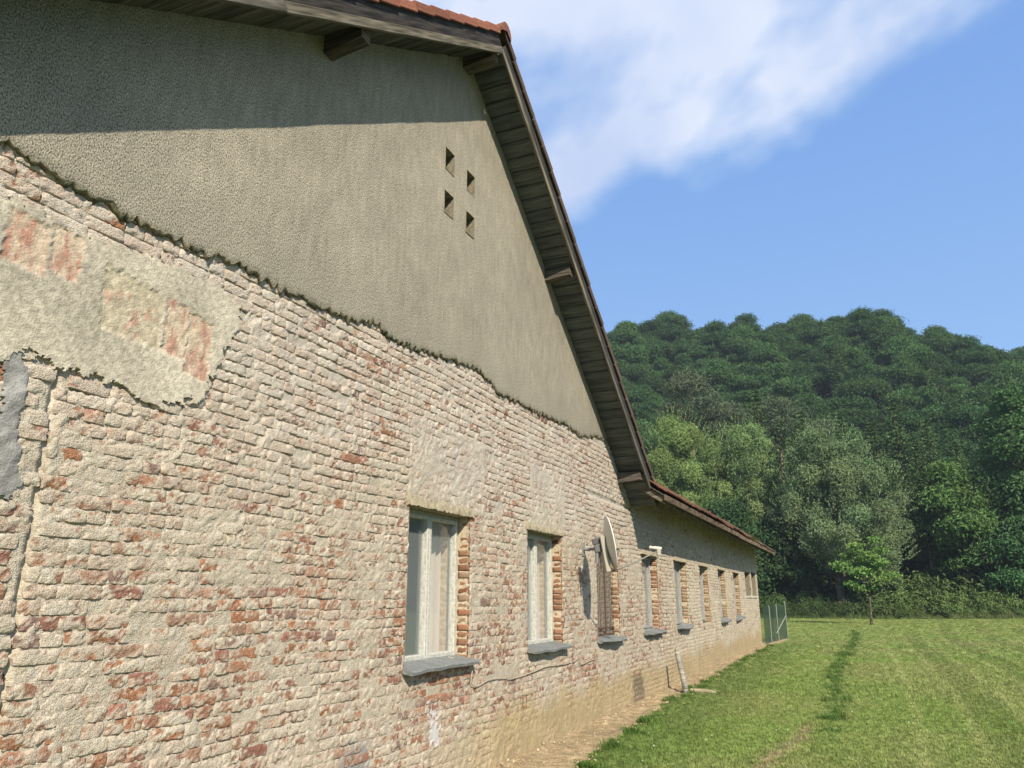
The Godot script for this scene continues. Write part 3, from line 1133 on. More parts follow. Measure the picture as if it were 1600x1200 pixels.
	# ridge tiles
	for k in 6:
		var r := MB.new()
		var n := 10
		for e in [0.0, 0.42]:
			for j in n + 1:
				var a := -0.35 + (PI + 0.7) * j / n
				var rad := 0.125 if e == 0.0 else 0.112
				r.vert(Vector3(-e, sin(a) * rad, cos(a) * rad), Color(0.30, 0.13, 0.09))
		for j in n:
			r.face(j, j + 1, j + n + 2, j + n + 1)
		var cc := r.vert(Vector3(0.0, 0.02, 0), Color(0.27, 0.12, 0.085))
		for j in n:
			r.i.append_array(PackedInt32Array([cc, j + 1, j]))
		part("ridge_tile", r, M.tile, rf, false, Vector3(WX + 0.53 - k * 0.38, APEX_Y + 0.225, -APEX_S))
	# purlins that carry the overhang
	for q in [[4.42, 0.14, 0.09, 0.06], [6.94, 0.13, 0.08, 0.08], [9.52, 0.12, 0.08, 0.06], [13.0, 0.13, 0.09, 0.07], [11.9, 0.0, 0.0, 0.0]]:
		if q[1] == 0.0:
			continue
		var b := MB.new()
		var y: float = soffit_y(q[0]) - q[2]
		var pts := []
		for e in [0.0, 0.40]:
			pts.append(W(q[0] - q[3], y - q[2] * (1.0 if e == 0.0 else 0.55), e))
			pts.append(W(q[0] + q[3], y - q[2] * (1.0 if e == 0.0 else 0.55), e))
			pts.append(W(q[0] + q[3], y + q[2], e))
			pts.append(W(q[0] - q[3], y + q[2], e))
		var col := Color(0.15, 0.13, 0.11)
		for j in 4:
			b.quad(pts[j], pts[(j + 1) % 4], pts[(j + 1) % 4 + 4], pts[j + 4], col)
		b.quad(pts[4], pts[5], pts[6], pts[7], Color(0.22, 0.17, 0.125))
		part("purlin", b, M.wood, rf)
	# ---- the low wing
	var low := MB.new()
	var ex := WX + 0.74
	var ey := 3.5
	var sl := 0.66
	var sA := 13.3
	var sB := 32.55
	var backx := -12.0
	for e in [0.0, 0.06]:
		low.quad(Vector3(ex - 0.03, ey + e - 0.03, -sA), Vector3(ex - 0.03, ey + e - 0.03, -sB), Vector3(backx, ey + e - 0.03 + (ex - backx) * sl, -sB), Vector3(backx, ey + e - 0.03 + (ex - backx) * sl, -sA), clay * Color(0.7, 0.7, 0.7, 1))
	low.quad(Vector3(ex - 0.03, ey - 0.03, -sB), Vector3(ex - 0.03, ey + 0.03, -sB), Vector3(backx, ey + 0.03 + (ex - backx) * sl, -sB), Vector3(backx, ey - 0.03 + (ex - backx) * sl, -sB), clay)
	var wr := part("wing_roof", low, M.tile, house)
	var tm := MB.new()
	var s := sA
	while s < sB:
		var ragg := rng.randf()
		var wobble := nA.get_noise_2d(s * 0.3, 55.0) * 0.05 - 0.05 * smoothstep(26.0, 32.0, s)
		for row in 3:
			var off := row * 0.3 + (rng.randf_range(-0.04, 0.04) if ragg < 0.3 else 0.0)
			if row == 0 and s > 25.4 and s < 27.4:
				continue
			var tc := Color(0.24, 0.125, 0.085) * rng.randf_range(0.6, 1.25)
			if s > 24.5:
				tc = tc.lerp(Color(0.2, 0.19, 0.13), 0.6)
			tc.a = 1
			var ax := Vector3(-1, sl + 0.05, 0).normalized()
			var nn := Vector3(sl + 0.05, 1, 0).normalized()
			tm.box(Vector3(ex - 0.13 - off, ey + 0.065 + wobble + (0.13 + off) * sl, -s - 0.1) + nn * rng.randf_range(0.0, 0.012), ax * 0.18, nn * 0.012, Vector3(0, 0, 0.093), tc, 0.0)
		s += 0.2
	var tmn := part("eaves_tiles", tm, M.tile, wr)
	tmn.set_meta("kind", "stuff")
	# eaves board, rafter feet
	s = 13.4
	while s < 32.4:
		var raf := MB.new()
		var col := Color(0.2, 0.17, 0.13) * rng.randf_range(0.8, 1.3)
		col.a = 1
		var ax := Vector3(-1, sl, 0).normalized()
		var nn := Vector3(sl, 1, 0).normalized()
		raf.box(Vector3.ZERO, ax * 0.46, nn * 0.055, Vector3(0, 0, 0.045), col, 0.005)
		part("rafter_foot", raf, M.wood, wr, false, Vector3(ex - 0.44, ey + 0.41 * sl - 0.115, -s))
		s += 0.92
	var eb := MB.new()
	s = sA
	while s < 32.5:
		var ln := minf(3.1, 32.5 - s)
		var col := Color(0.27, 0.20, 0.14) * rng.randf_range(0.7, 1.2)
		col.a = 1
		eb.box(Vector3(ex - 0.02, ey - 0.06 + rng.randf_range(-0.015, 0.01), -(s + ln * 0.5)), Vector3(0.012, 0.0, 0), Vector3(0, 0.055, 0), Vector3(0, 0, ln * 0.5 - 0.006), col, 0.003)
		s += ln
	part("eaves_board", eb, M.wood, wr)
	var sb := MB.new()
	for j in 4:
		var o := j * 0.19
		sb.box(Vector3(ex - 0.12 - o, ey - 0.042 + (0.12 + o) * sl, -(sA + sB) * 0.5), Vector3(-0.092, 0.092 * sl, 0), Vector3(0.006, 0.009, 0), Vector3(0, 0, (sB - sA) * 0.5 - 0.01), Color(0.19, 0.17, 0.14) * (0.9 + 0.1 * j), 0.0)
	part("eaves_soffit", sb, M.wood, wr)
	# moss cushion and weeds on the broken end of the eaves
	var ms := MB.new()
	for k in 160:
		var t := rng.randf()
		var z := lerpf(26.3, 28.6, t)
		var b := Vector3(ex - 0.1 - rng.randf() * 0.2, ey + 0.12 + rng.randf() * 0.06, -z)
		var d := Vector3(rng.randf_range(-0.5, 0.5), 1.0, rng.randf_range(-0.6, 0.6)) * rng.randf_range(0.03, 0.14)
		var sd := Vector3(0.012, 0, 0.018)
		ms.tri(b - sd, b + sd, b + d, Color(0.16, 0.22, 0.05) * rng.randf_range(0.7, 1.4))
	var mn := part("moss", ms, M.leaf, wr)
	mn.set_meta("kind", "stuff")

# ---------------------------------------------------------------- things at the wall
func build_dish() -> void:
	var d := thing("satellite_dish", "grey white satellite dish on a bracket between two windows of the brick wall", "satellite dish", W(10.9, 2.4, 0.0))
	var org := d.position
	var n := Vector3(0.9, 0.16, -0.42).normalized()
	var c := Vector3(-3.09, 2.49, -10.45)
	var u := n.cross(Vector3.UP).normalized()
	var w := u.cross(n).normalized()
	var mb := MB.new()
	var rings := 7
	var seg := 36
	for side in [0.0, 0.006]:
		var base := mb.v.size()
		for r in rings + 1:
			for j in seg:
				var a := TAU * j / seg
				var f := float(r) / rings
				mb.vert(c + (u * cos(a) * 0.34 + w * sin(a) * 0.37) * f + n * (0.075 * f * f - 0.075 - side) - org, Color(0.66, 0.65, 0.6))
		for r in rings:
			for j in seg:
				var k := base + r * seg + j
				var k2 := base + r * seg + (j + 1) % seg
				if side == 0.0:
					mb.face(k, k + seg, k2 + seg, k2)
				else:
					mb.face(k, k2, k2 + seg, k + seg)
	var rim := []
	var rr := []
	for j in seg + 1:
		var a := TAU * j / seg
		rim.append(c + u * cos(a) * 0.34 + w * sin(a) * 0.37 - n * 0.003 - org)
		rr.append(0.008)
	mb.tube(rim, rr, 6, Color(0.7, 0.69, 0.64))
	part("reflector", mb, M.metal, d, true)
	# flat mounting plate on the back with bolt holes
	var pl := MB.new()
	var pc := c - n * 0.1 - w * 0.14 - org
	pl.box(pc - n * 0.012, u * 0.1, w * 0.24, n * 0.033, Color(0.36, 0.345, 0.29), 0.006)
	part("mounting_plate", pl, M.metal, d)
	for q in [[0.05, 0.17, 0.014], [0.05, 0.1, 0.014], [0.05, 0.04, 0.02], [0.06, -0.2, 0.016], [-0.04, -0.21, 0.016]]:
		var bo := MB.new()
		var bp: Vector3 = pc + u * q[0] + w * q[1] - n * 0.018
		bo.tube([bp, bp - n * 0.012], [q[2], q[2] * 0.9], 8, Color(0.08, 0.07, 0.06))
		part("bolt", bo, M.metal, d)
	var cl := MB.new()
	cl.box(c - n * 0.18 - w * 0.05 - org, u * 0.035, w * 0.05, n * 0.06, Color(0.13, 0.13, 0.13), 0.01)
	cl.box(c - n * 0.2 + w * 0.05 - org, u * 0.03, w * 0.04, n * 0.05, Color(0.1, 0.1, 0.1), 0.008)
	part("clamp", cl, M.metal, d)
	var br := MB.new()
	var foot := W(10.95, 2.44, -0.02) - org
	var k0 := c - n * 0.2 - org
	br.tube([foot, foot + Vector3(0.3, 0.0, 0.06), k0], [0.02, 0.02, 0.02], 8, Color(0.22, 0.22, 0.22))
	br.tube([k0 + Vector3(0, -0.25, 0), k0 + Vector3(0, 0.12, 0)], [0.022, 0.022], 8, Color(0.2, 0.2, 0.2))
	br.box(foot + Vector3(0.025, 0, 0), Vector3(0.006, 0, 0), Vector3(0, 0.1, 0), Vector3(0, 0, 0.06), Color(0.2, 0.2, 0.2), 0.003)
	part("bracket", br, M.metal, d, false)
	var arm := MB.new()
	var a0 := c - w * 0.37 - n * 0.03 - org
	var tip := Vector3(-2.52, 2.37, -10.72) - org
	arm.tube([a0 - n * 0.1, a0, a0.lerp(tip, 0.5) + Vector3(0, -0.015, 0), tip], [0.013, 0.013, 0.011, 0.01], 8, Color(0.22, 0.215, 0.19))
	part("arm", arm, M.metal, d, true)
	var lnb := MB.new()
	var back := -(n + Vector3(0, -0.25, 0)).normalized()
	lnb.tube([tip + back * 0.1 + Vector3(0, 0.05, 0), tip + back * 0.075 + Vector3(0, 0.05, 0), tip + back * 0.07 + Vector3(0, 0.05, 0), tip + back * 0.02 + Vector3(0, 0.05, 0), tip + Vector3(0, 0.05, 0) - back * 0.07], [0.015, 0.03, 0.016, 0.023, 0.021], 12, Color(0.6, 0.56, 0.46))
	lnb.box(tip + Vector3(0, -0.01, 0) - back * 0.03, back * 0.028, Vector3(0, 0.045, 0), u * 0.025, Color(0.36, 0.34, 0.27), 0.008)
	part("receiver", lnb, M.metal, d, false)
	var wire := MB.new()
	var pts := []
	var rad := []
	for k in 15:
		var f := k / 14.0
		pts.append((W(10.95, 2.62, 0.02)).lerp(c - n * 0.2, f) + Vector3(0, -0.10 * sin(f * PI) + 0.0, 0.28 * sin(f * PI)) - org)
		rad.append(0.0035)
	wire.tube(pts, rad, 5, Color(0.45, 0.44, 0.4))
	pts = []
	for k in 13:
		var f := k / 12.0
		pts.append(tip + Vector3(0.02 * sin(f * PI), -0.05 - 0.07 * sin(f * PI), -0.06 + 0.09 * f))
	wire.tube(pts, rad.slice(0, 13), 5, Color(0.5, 0.48, 0.4))
	part("loose_wire", wire, M.metal, d, true)

func build_small_things() -> void:
	# cable
	var cb := MB.new()
	var pts := []
	var rad := []
	var path := [[7.0, 1.2, -0.09], [7.2, 1.15, 0.0], [7.30, 1.09, 0.03], [7.27, 0.985, 0.03], [7.32, 0.92, 0.026], [7.46, 0.90, 0.022], [7.72, 0.934, 0.02], [8.0, 0.925, 0.02], [8.18, 0.92, 0.02], [8.35, 0.893, 0.02], [8.92, 0.914, 0.02], [9.33, 0.94, 0.02], [10.0, 0.928, 0.02], [10.4, 0.93, 0.02], [10.55, 0.955, 0.02], [10.7, 0.875, 0.02], [11.0, 0.89, 0.02], [11.5, 0.9, 0.0]]
	var cv := Curve3D.new()
	for k in path.size():
		var a: Array = path[maxi(k - 1, 0)]
		var b: Array = path[mini(k + 1, path.size() - 1)]
		var tg := (W(b[0], b[1], b[2]) - W(a[0], a[1], a[2])) * 0.17
		cv.add_point(W(path[k][0], path[k][1], path[k][2]), -tg, tg)
	cv.bake_interval = 0.03
	for p in cv.get_baked_points():
		pts.append(p)
		rad.append(0.0055)
	cb.tube(pts, rad, 6, Color(0.42, 0.36, 0.27))
	tag(part("cable", cb, M.plain, self, true), "thin beige cable sagging along the bricks below the first two windows", "cable")
	# stake leaning on the wall
	var st := MB.new()
	st.tube([Vector3(-3.25, -0.05, -15.72), Vector3(-3.3, 0.3, -15.68), Vector3(-3.37, 0.74, -15.62), Vector3(-3.372, 0.75, -15.62)], [0.052, 0.05, 0.047, 0.03], 12, Color(0.5, 0.48, 0.42))
	tag(part("wooden_stake", st, M.wood, self, false), "short grey round wooden stake standing at the foot of the brick wall", "stake")
	var bd := MB.new()
	bd.tube([Vector3(-3.22, 0.03, -15.95), Vector3(-2.95, 0.03, -15.95), Vector3(-2.8, 0.03, -15.9), Vector3(-2.72, 0.03, -15.87)], [0.04, 0.045, 0.035, 0.008], 10, Color(0.58, 0.5, 0.34))
	tag(part("wooden_peg", bd, M.wood, self, false), "pale pointed wooden peg lying in the grass beside the round stake", "peg")
	# fence beyond the end of the building
	var f := thing("wire_fence", "green wire mesh fence with grey posts beyond the far end of the building", "fence", Vector3(-3.6, 0, -32.5))
	var e0 := Vector3(0.0, 0, -0.2)
	var e1 := Vector3(0.16, 0, -2.5)
	var e2 := Vector3(0.42, 0, -5.2)
	for p in [[e0.lerp(e1, 0.6), 1.46], [e1 + (e2 - e1) * 0.25, 1.5], [e2, 1.62]]:
		var pm := MB.new()
		var q: Vector3 = p[0]
		pm.tube([q + Vector3(0, -0.1, 0), q + Vector3(0, p[1], 0), q + Vector3(0, p[1] + 0.01, 0)], [0.03, 0.03, 0.01], 8, Color(0.2, 0.23, 0.2))
		part("post", pm, M.metal, f)
	var brc := MB.new()
	brc.tube([e1.lerp(e2, 0.1) + Vector3(0.02, 0.35, 0), e2 + Vector3(0.0, 1.0, 0)], [0.022, 0.022], 8, Color(0.24, 0.27, 0.24))
	part("brace", brc, M.metal, f)
	var net := MB.new()
	var wirec := Color(0.10, 0.155, 0.11)
	for seg in [[e0, e1], [e1, e2]]:
		var a: Vector3 = seg[0]
		var b: Vector3 = seg[1]
		var L := a.distance_to(b)
		var ht := 1.42
		var dv := (b - a) / L
		var g := 0.05
		var k := -ht
		while k < L:
			for m in [0, 1]:
				var x0 := k
				var x1 := k + ht
				var y0 := 0.03 if m == 0 else ht + 0.03
				var y1 := ht + 0.03 if m == 0 else 0.03
				if x0 < 0:
					y0 = lerpf(y0, y1, -x0 / ht)
					x0 = 0.0
				if x1 > L:
					y1 = lerpf(y1, y0, (x1 - L) / (x1 - x0)) if x1 > x0 else y1
					x1 = L
				if x1 - x0 < 0.02:
					continue
				var p0 := a + dv * x0 + Vector3(0.006 * m, y0, 0)
				var p1 := a + dv * x1 + Vector3(0.006 * m, y1, 0)
				net.tube([p0, p1], [0.003, 0.003], 3, wirec)
			k += g
	var nn := part("wire_mesh", net, M.plain, f)
	nn.set_meta("kind", "stuff")

# ---------------------------------------------------------------- ground
func tall_line(z: float) -> float:
	return -0.62 + 0.14 * sin(z * 0.21) + (0.1 if z > 40.0 else 0.0)

func soil_edge(s: float) -> float:     # x of the edge between bare soil and grass
	var wd := 0.76 - 0.06 * (s - 8.0) if s < 15.0 else 0.40 - 0.008 * (s - 15.0)
	wd = clampf(wd, 0.2, 1.1)
	return WX + wd + nB.get_noise_2d(s * 0.35, 210.0) * 0.14 + nC.get_noise_2d(s * 0.25, 60.0) * 0.06

func lawn_color(x: float, z: float) -> Color:
	# z is the distance ahead
	var c := Color(0.19, 0.26, 0.072)
	var a := nA.get_noise_2d(x * 0.25, z * 0.12)
	var b := nB.get_noise_2d(x * 0.5, z * 0.2)
	c = c.lerp(Color(0.26, 0.27, 0.11), clampf(0.3 + a * 0.9 + b * 0.3, 0, 0.85))
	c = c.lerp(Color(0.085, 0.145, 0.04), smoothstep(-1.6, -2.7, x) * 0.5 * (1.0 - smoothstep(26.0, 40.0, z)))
	# mowing lines: swaths of cut grass
	var bend := 0.35 * sin(z * 0.11) + 0.035 * (z - 20.0)
	var u := (x - bend - 1.15) / (0.66 + 0.004 * z)
	var fr := absf(u - roundf(u))
	var on := smoothstep(0.2, 0.02, fr) * smoothstep(-0.2, 0.7, x) * clampf(0.6 + nB.get_noise_2d(u * 3.0, z * 0.25) * 0.9, 0, 1)
	c = c.lerp(Color(0.36, 0.38, 0.16), on * 0.75)
	if roundi(floorf(u)) % 2 == 0 and x > 0.8:
		c *= 0.86
	# pale rows of hay left of the weeds
	var hay := nB.get_noise_2d(x * 0.35 + 30.0, z * 0.75)
	c = c.lerp(Color(0.40, 0.37, 0.2), smoothstep(0.28, 0.42, hay) * 0.55 * smoothstep(16.0, 24.0, z) * smoothstep(1.4, -0.4, x))
	# bare rut
	var rut := absf(x + 1.05 + 0.15 * sin(z * 0.9) + nB.get_noise_2d(3.0, z) * 0.15)
	c = c.lerp(Color(0.33, 0.27, 0.15), smoothstep(0.16, 0.03, rut) * smoothstep(13.4, 12.0, z) * 0.8)
	var tl := absf(x - tall_line(z) + nB.get_noise_2d(7.0, z * 0.6) * 0.2)
	c = c.lerp(Color(0.07, 0.125, 0.035), smoothstep(0.3, 0.05, tl) * smoothstep(9.5, 12.0, z) * (1.0 - smoothstep(48.0, 54.0, z)) * 0.5 * clampf(0.5 + 2.0 * nB.get_noise_2d(z * 0.55, 400.0), 0, 1))
	c *= 1.0 + nC.get_noise_2d(x * 0.3, z * 0.3) * 0.15
	c = c.lerp(Color(0.22, 0.26, 0.072), smoothstep(30.0, 60.0, z) * 0.5)
	c.a = 1.0
	return c

func ground_y(x: float, z: float) -> float:
	var y := nA.get_noise_2d(x * 0.05, z * 0.05) * 0.10 * smoothstep(3.0, 12.0, absf(x - WX))
	y += smoothstep(2.0, 24.0, x) * smoothstep(30.0, 80.0, z) * 0.25
	var ridge := smoothstep(96.0, 232.0, z)
	var top := 62.0
	if x < 0:
		top = 64.0 + clampf(-x, 0, 90) * 0.1
	else:
		top = 64.0 - 16.0 * smoothstep(0.0, 46.0, x) - 12.0 * smoothstep(50.0, 140.0, x)
	top += 1.2 * sin(x * 0.11 + 0.8) + 1.0 * sin(x * 0.26 + 1.0)
	y += ridge * top
	if z > 232.0:
		y -= (z - 232.0) * 0.25
	return y

func grid_sheet(mb: MB, xs: PackedFloat32Array, zs: PackedFloat32Array, col: Callable, dy: float) -> void:
	var base := mb.v.size()
	for z in zs:
		for x in xs:
			mb.vert(Vector3(x, ground_y(x, z) + dy, -z), col.call(x, z))
	var n := xs.size()
	for a in zs.size() - 1:
		for b in n - 1:
			var k := base + a * n + b
			mb.face(k, k + n, k + n + 1, k + 1)

func build_ground() -> void:
	var g := MB.new()
	var xs := PackedFloat32Array()
	var zs := PackedFloat32Array()
	var x := -260.0
	while x < 260.0:
		xs.append(x)
		x += 0.22 if x > -4.4 and x < 5.0 else (0.8 if x > -14 and x < 24 else 12.0)
	var z := -60.0
	while z < 420.0:
		zs.append(z)
		z += 0.22 if z > 7.0 and z < 26.0 else (0.6 if z > 0 and z < 90 else 8.0)
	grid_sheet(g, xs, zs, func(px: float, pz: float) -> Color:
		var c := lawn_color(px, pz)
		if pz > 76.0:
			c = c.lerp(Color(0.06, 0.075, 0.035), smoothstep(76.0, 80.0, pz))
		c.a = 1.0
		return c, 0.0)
	var gr := part("ground", g, M.lawn, self, true)
	gr.set_meta("kind", "structure")
	# bare soil along the foot of the wall, heaped up a little
	var so := MB.new()
	var n := 14
	var cnt := 0
	var s := 3.0
	while s < 37.5:
		var e := soil_edge(s)
		if s > 32.3:
			e += (s - 32.3) * 0.09
		for k in n:
			var f := float(k) / (n - 1)
			var px := lerpf(WX - 0.06, e + 0.05, f)
			if s > 32.3:
				px = lerpf(WX - 0.1 + (s - 32.3) * 0.07, e + 0.05, f)
			var hgt := 0.075 * (1.0 - f) * (1.0 - f) + 0.012 + nB.get_noise_2d(px * 1.2, s * 0.9) * 0.03 + nC.get_noise_2d(px * 0.6, s * 0.6) * 0.02
			if f > 0.9:
				hgt = -0.02
			var c := Color(0.50, 0.385, 0.23) * (1.0 + nB.get_noise_2d(px * 1.4 + 5.0, s) * 0.45 + nC.get_noise_2d(px, s) * 0.4)
			c = c.lerp(Color(0.36, 0.285, 0.175), clampf(0.1 + nA.get_noise_2d(px, s * 0.8) * 0.9, 0, 0.6))
			c.a = 1.0
			so.vert(Vector3(px, ground_y(px, s) + hgt, -s), c)
		if cnt > 0:
			for k in n - 1:
				var q := (cnt - 1) * n + k
				so.face(q, q + n, q + n + 1, q + 1)
		cnt += 1
		s += 0.07 if s < 18.0 else 0.2
	tag(part("soil", so, M.soil, self, true), "strip of bare tan soil along the foot of the brick wall", "soil", "", "structure")

func tuft_mesh(blades: int, hgt: float, wid: float, spread: float, sd: int) -> ArrayMesh:
	var r := RandomNumberGenerator.new()
	r.seed = sd
	var mb := MB.new()
	for k in blades:
		var a := r.randf() * TAU
		var o := Vector3(cos(a), 0, sin(a)) * spread * sqrt(r.randf())
		var b := r.randf() * TAU
		var lean := Vector3(cos(b), 0, sin(b)) * hgt * r.randf_range(0.1, 0.8)
		var h := hgt * r.randf_range(0.55, 1.1)
		var sd2 := Vector3(-sin(b), 0, cos(b)) * wid * 0.5
		var c := Color.WHITE * r.randf_range(0.75, 1.2)
		c.a = 1
		var m := o + lean * 0.4 + Vector3(0, h * 0.6, 0)
		mb.quad(o - sd2, o + sd2, m + sd2 * 0.7, m - sd2 * 0.7, c)
		mb.tri(m - sd2 * 0.7, m + sd2 * 0.7, o + lean + Vector3(0, h, 0), c)
	return mesh_of(mb, false)

func scatter(called: String, mesh: Mesh, xf: Array, cols: PackedColorArray, mt: Material, label: String, cat: String) -> MultiMeshInstance3D:
	var mm := MultiMesh.new()
	mm.transform_format = MultiMesh.TRANSFORM_3D
	mm.use_colors = true
	mm.mesh = mesh
	mm.instance_count = xf.size()
	for k in xf.size():
		mm.set_instance_transform(k, xf[k])
		mm.set_instance_color(k, cols[k])
	var o := MultiMeshInstance3D.new()
	o.name = called
	o.multimesh = mm
	o.material_override = mt
	add_child(o, true)
	tag(o, label, cat, "", "stuff")
	return o

func build_grass() -> void:
	var t1 := tuft_mesh(9, 0.032, 0.006, 0.035, 4)
	var xf := []
	var cols := PackedColorArray()
	for zone in [[7.6, 16.0, 620.0, 1.0], [16.0, 28.0, 210.0, 1.5], [28.0, 50.0, 60.0, 2.3], [50.0, 77.0, 28.0, 3.2]]:
		var z0: float = zone[0]
		var z1: float = zone[1]
		var z := z0
		var dz := 0.5
		while z < z1:
			var xl := -4.6 if z < 33.0 else -8.0
			var xr := 0.22 * z + 1.2
			var n := int((xr - xl) * dz * zone[2])
			for k in n:
				var x := rng.randf_range(xl, xr)
				var zz := z + rng.randf() * dz
				if zz < 37.0 and x < soil_edge(zz) + rng.randf_range(-0.12, 0.05) + maxf(0.0, zz - 32.3) * 0.09:
					continue
				var rut := absf(x + 1.05 + 0.15 * sin(zz * 0.9) + nB.get_noise_2d(3.0, zz) * 0.15)
				if zz < 12.6 and rut < 0.1 and rng.randf() < 0.7:
					continue
				var sc: float = zone[3] * rng.randf_range(0.7, 1.25)
				var hs := sc if zone[3] < 1.6 else sc * 0.62
				var b := Basis(Vector3.UP, rng.randf() * TAU).scaled(Vector3(sc, hs, sc))
				xf.append(Transform3D(b, Vector3(x, ground_y(x, zz) + 0.002, -zz)))
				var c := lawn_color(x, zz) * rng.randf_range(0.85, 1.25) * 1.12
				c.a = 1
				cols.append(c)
			z += dz
	scatter("grass", t1, xf, cols, M.grass, "short mown grass of the lawn beside the building", "grass")
	# longer weeds: along the wall and in the line that the mower left
	var t2 := tuft_mesh(14, 0.16, 0.012, 0.07, 9)
	xf = []
	cols = PackedColorArray()
	for k in 1500:
		var s := 8.5 + 24.0 * pow(rng.randf(), 1.6)
		var x := soil_edge(s) + absf(rng.randfn(0.0, 0.12)) - 0.04
		var cl := nB.get_noise_2d(s * 0.3, 300.0)
		var sc := clampf(0.35 + cl * 1.1, 0.15, 0.9) * rng.randf_range(0.6, 1.1)
		xf.append(Transform3D(Basis(Vector3.UP, rng.randf() * TAU).scaled(Vector3.ONE * sc), Vector3(x, ground_y(x, s), -s)))
		cols.append(Color(0.085, 0.155, 0.035) * rng.randf_range(0.8, 1.4))
	for k in 950:
		var s := 11.5 + 38.0 * pow(rng.randf(), 1.3)
		var cl := nB.get_noise_2d(s * 0.55, 400.0)
		if cl < 0.02:
			continue
		var x := tall_line(s) + rng.randfn(0.0, 0.07 + 0.12 * maxf(cl, 0))
		var sc := clampf(0.3 + cl * 1.5, 0.2, 1.1) * rng.randf_range(0.6, 1.15)
		xf.append(Transform3D(Basis(Vector3.UP, rng.randf() * TAU).scaled(Vector3.ONE * sc), Vector3(x, ground_y(x, s), -s)))
		cols.append(Color(0.075, 0.145, 0.035) * rng.randf_range(0.8, 1.35))
	scatter("weeds", t2, xf, cols, M.grass, "longer dark green weeds along the soil strip and in a line across the lawn", "weeds")
	# crumbs of mortar and brick fallen from the wall
	var rm := MB.new()
	rm.box(Vector3.ZERO, Vector3(0.018, 0.003, 0), Vector3(-0.002, 0.011, 0.002), Vector3(0.003, 0, 0.014), Color.WHITE, 0.004)
	xf = []
	cols = PackedColorArray()
	for k in 800:
		var s := 7.8 + 26.0 * pow(rng.randf(), 1.8)
		var x := WX + 0.03 + (soil_edge(s) - WX + 0.1) * pow(rng.randf(), 1.5)
		var f := clampf((x - WX) / maxf(soil_edge(s) - WX, 0.1), 0, 1)
		var y := ground_y(x, s) + 0.075 * (1.0 - f) * (1.0 - f) + 0.015 + nB.get_noise_2d(x * 1.2, s * 0.9) * 0.03
		xf.append(Transform3D(Basis.from_euler(Vector3(rng.randf() * TAU, rng.randf() * TAU, rng.randf() * TAU)).scaled(Vector3.ONE * (0.2 + 0.7 * pow(rng.randf(), 4.0))), Vector3(x, y, -s)))
		cols.append(Color(0.55, 0.45, 0.3) * rng.randf_range(0.5, 1.15) if rng.randf() < 0.8 else Color(0.36, 0.17, 0.1))
	scatter("rubble", mesh_of(rm, false), xf, cols, M.plain, "crumbs of mortar and brick lying on the soil below the wall", "rubble")
	# uncut grass before the undergrowth
	xf = []
	cols = PackedColorArray()
	for k in 5200:
		var x := rng.randf_range(-12.0, 26.0)
		var d := pow(rng.randf(), 1.3)
		var z := 76.2 + d * 3.0 + nB.get_noise_2d(x * 0.2, 5.0) * 1.6
		var sc := lerpf(1.2, 4.6, d) * rng.randf_range(0.5, 1.2) * (1.0 + nB.get_noise_2d(x * 0.15, 20.0) * 0.8)
		xf.append(Transform3D(Basis(Vector3.UP, rng.randf() * TAU).scaled(Vector3(sc, sc, sc)), Vector3(x, ground_y(x, z), -z)))
		cols.append(Color(0.13, 0.19, 0.06).lerp(Color(0.24, 0.26, 0.1), rng.randf() * smoothstep(-6.0, 4.0, x)) * rng.randf_range(0.7, 1.2))
	scatter("long_grass", t2, xf, cols, M.grass, "uncut long grass along the far edge of the lawn", "grass")
	# tiny white clover heads
	var cm := MB.new()
	cm.tube([Vector3(0, 0.02, 0), Vector3(0, 0.035, 0), Vector3(0, 0.045, 0)], [0.006, 0.011, 0.004], 6, Color.WHITE)
	xf = []
	cols = PackedColorArray()
	for k in 80:
		var z := 8.8 + 12.0 * pow(rng.randf(), 1.5)
		var x := rng.randf_range(-2.6, 1.5)
		if x < soil_edge(z) + 0.15 or nB.get_noise_2d(x * 0.5, z * 0.5 + 70.0) < 0.0:
			continue
		xf.append(Transform3D(Basis().scaled(Vector3.ONE * rng.randf_range(0.35, 0.7)), Vector3(x, ground_y(x, z), -z)))
		cols.append(Color(0.8, 0.8, 0.72))
	scatter("clover", mesh_of(cm, false), xf, cols, M.plain, "tiny white clover flowers scattered in the lawn", "flowers")

# ---------------------------------------------------------------- trees
func leaf(mb: MB, p: Vector3, nrm: Vector3, along: Vector3, ln: float, wd: float, col: Color) -> void:
	var t := (along - nrm * along.dot(nrm)).normalized()
	var b := nrm.cross(t) * wd
	t *= ln
	var fold := nrm * wd * 0.35
	mb.tri(p - t, p + b * 0.5 + fold, p + t, col)
	mb.tri(p - t, p + t, p - b * 0.5 + fold, col)

func rand_dir(r: RandomNumberGenerator) -> Vector3:
	var z := r.randf_range(-1, 1)
	var a := r.randf() * TAU
	var q := sqrt(1 - z * z)
	return Vector3(q * cos(a), z, q * sin(a))

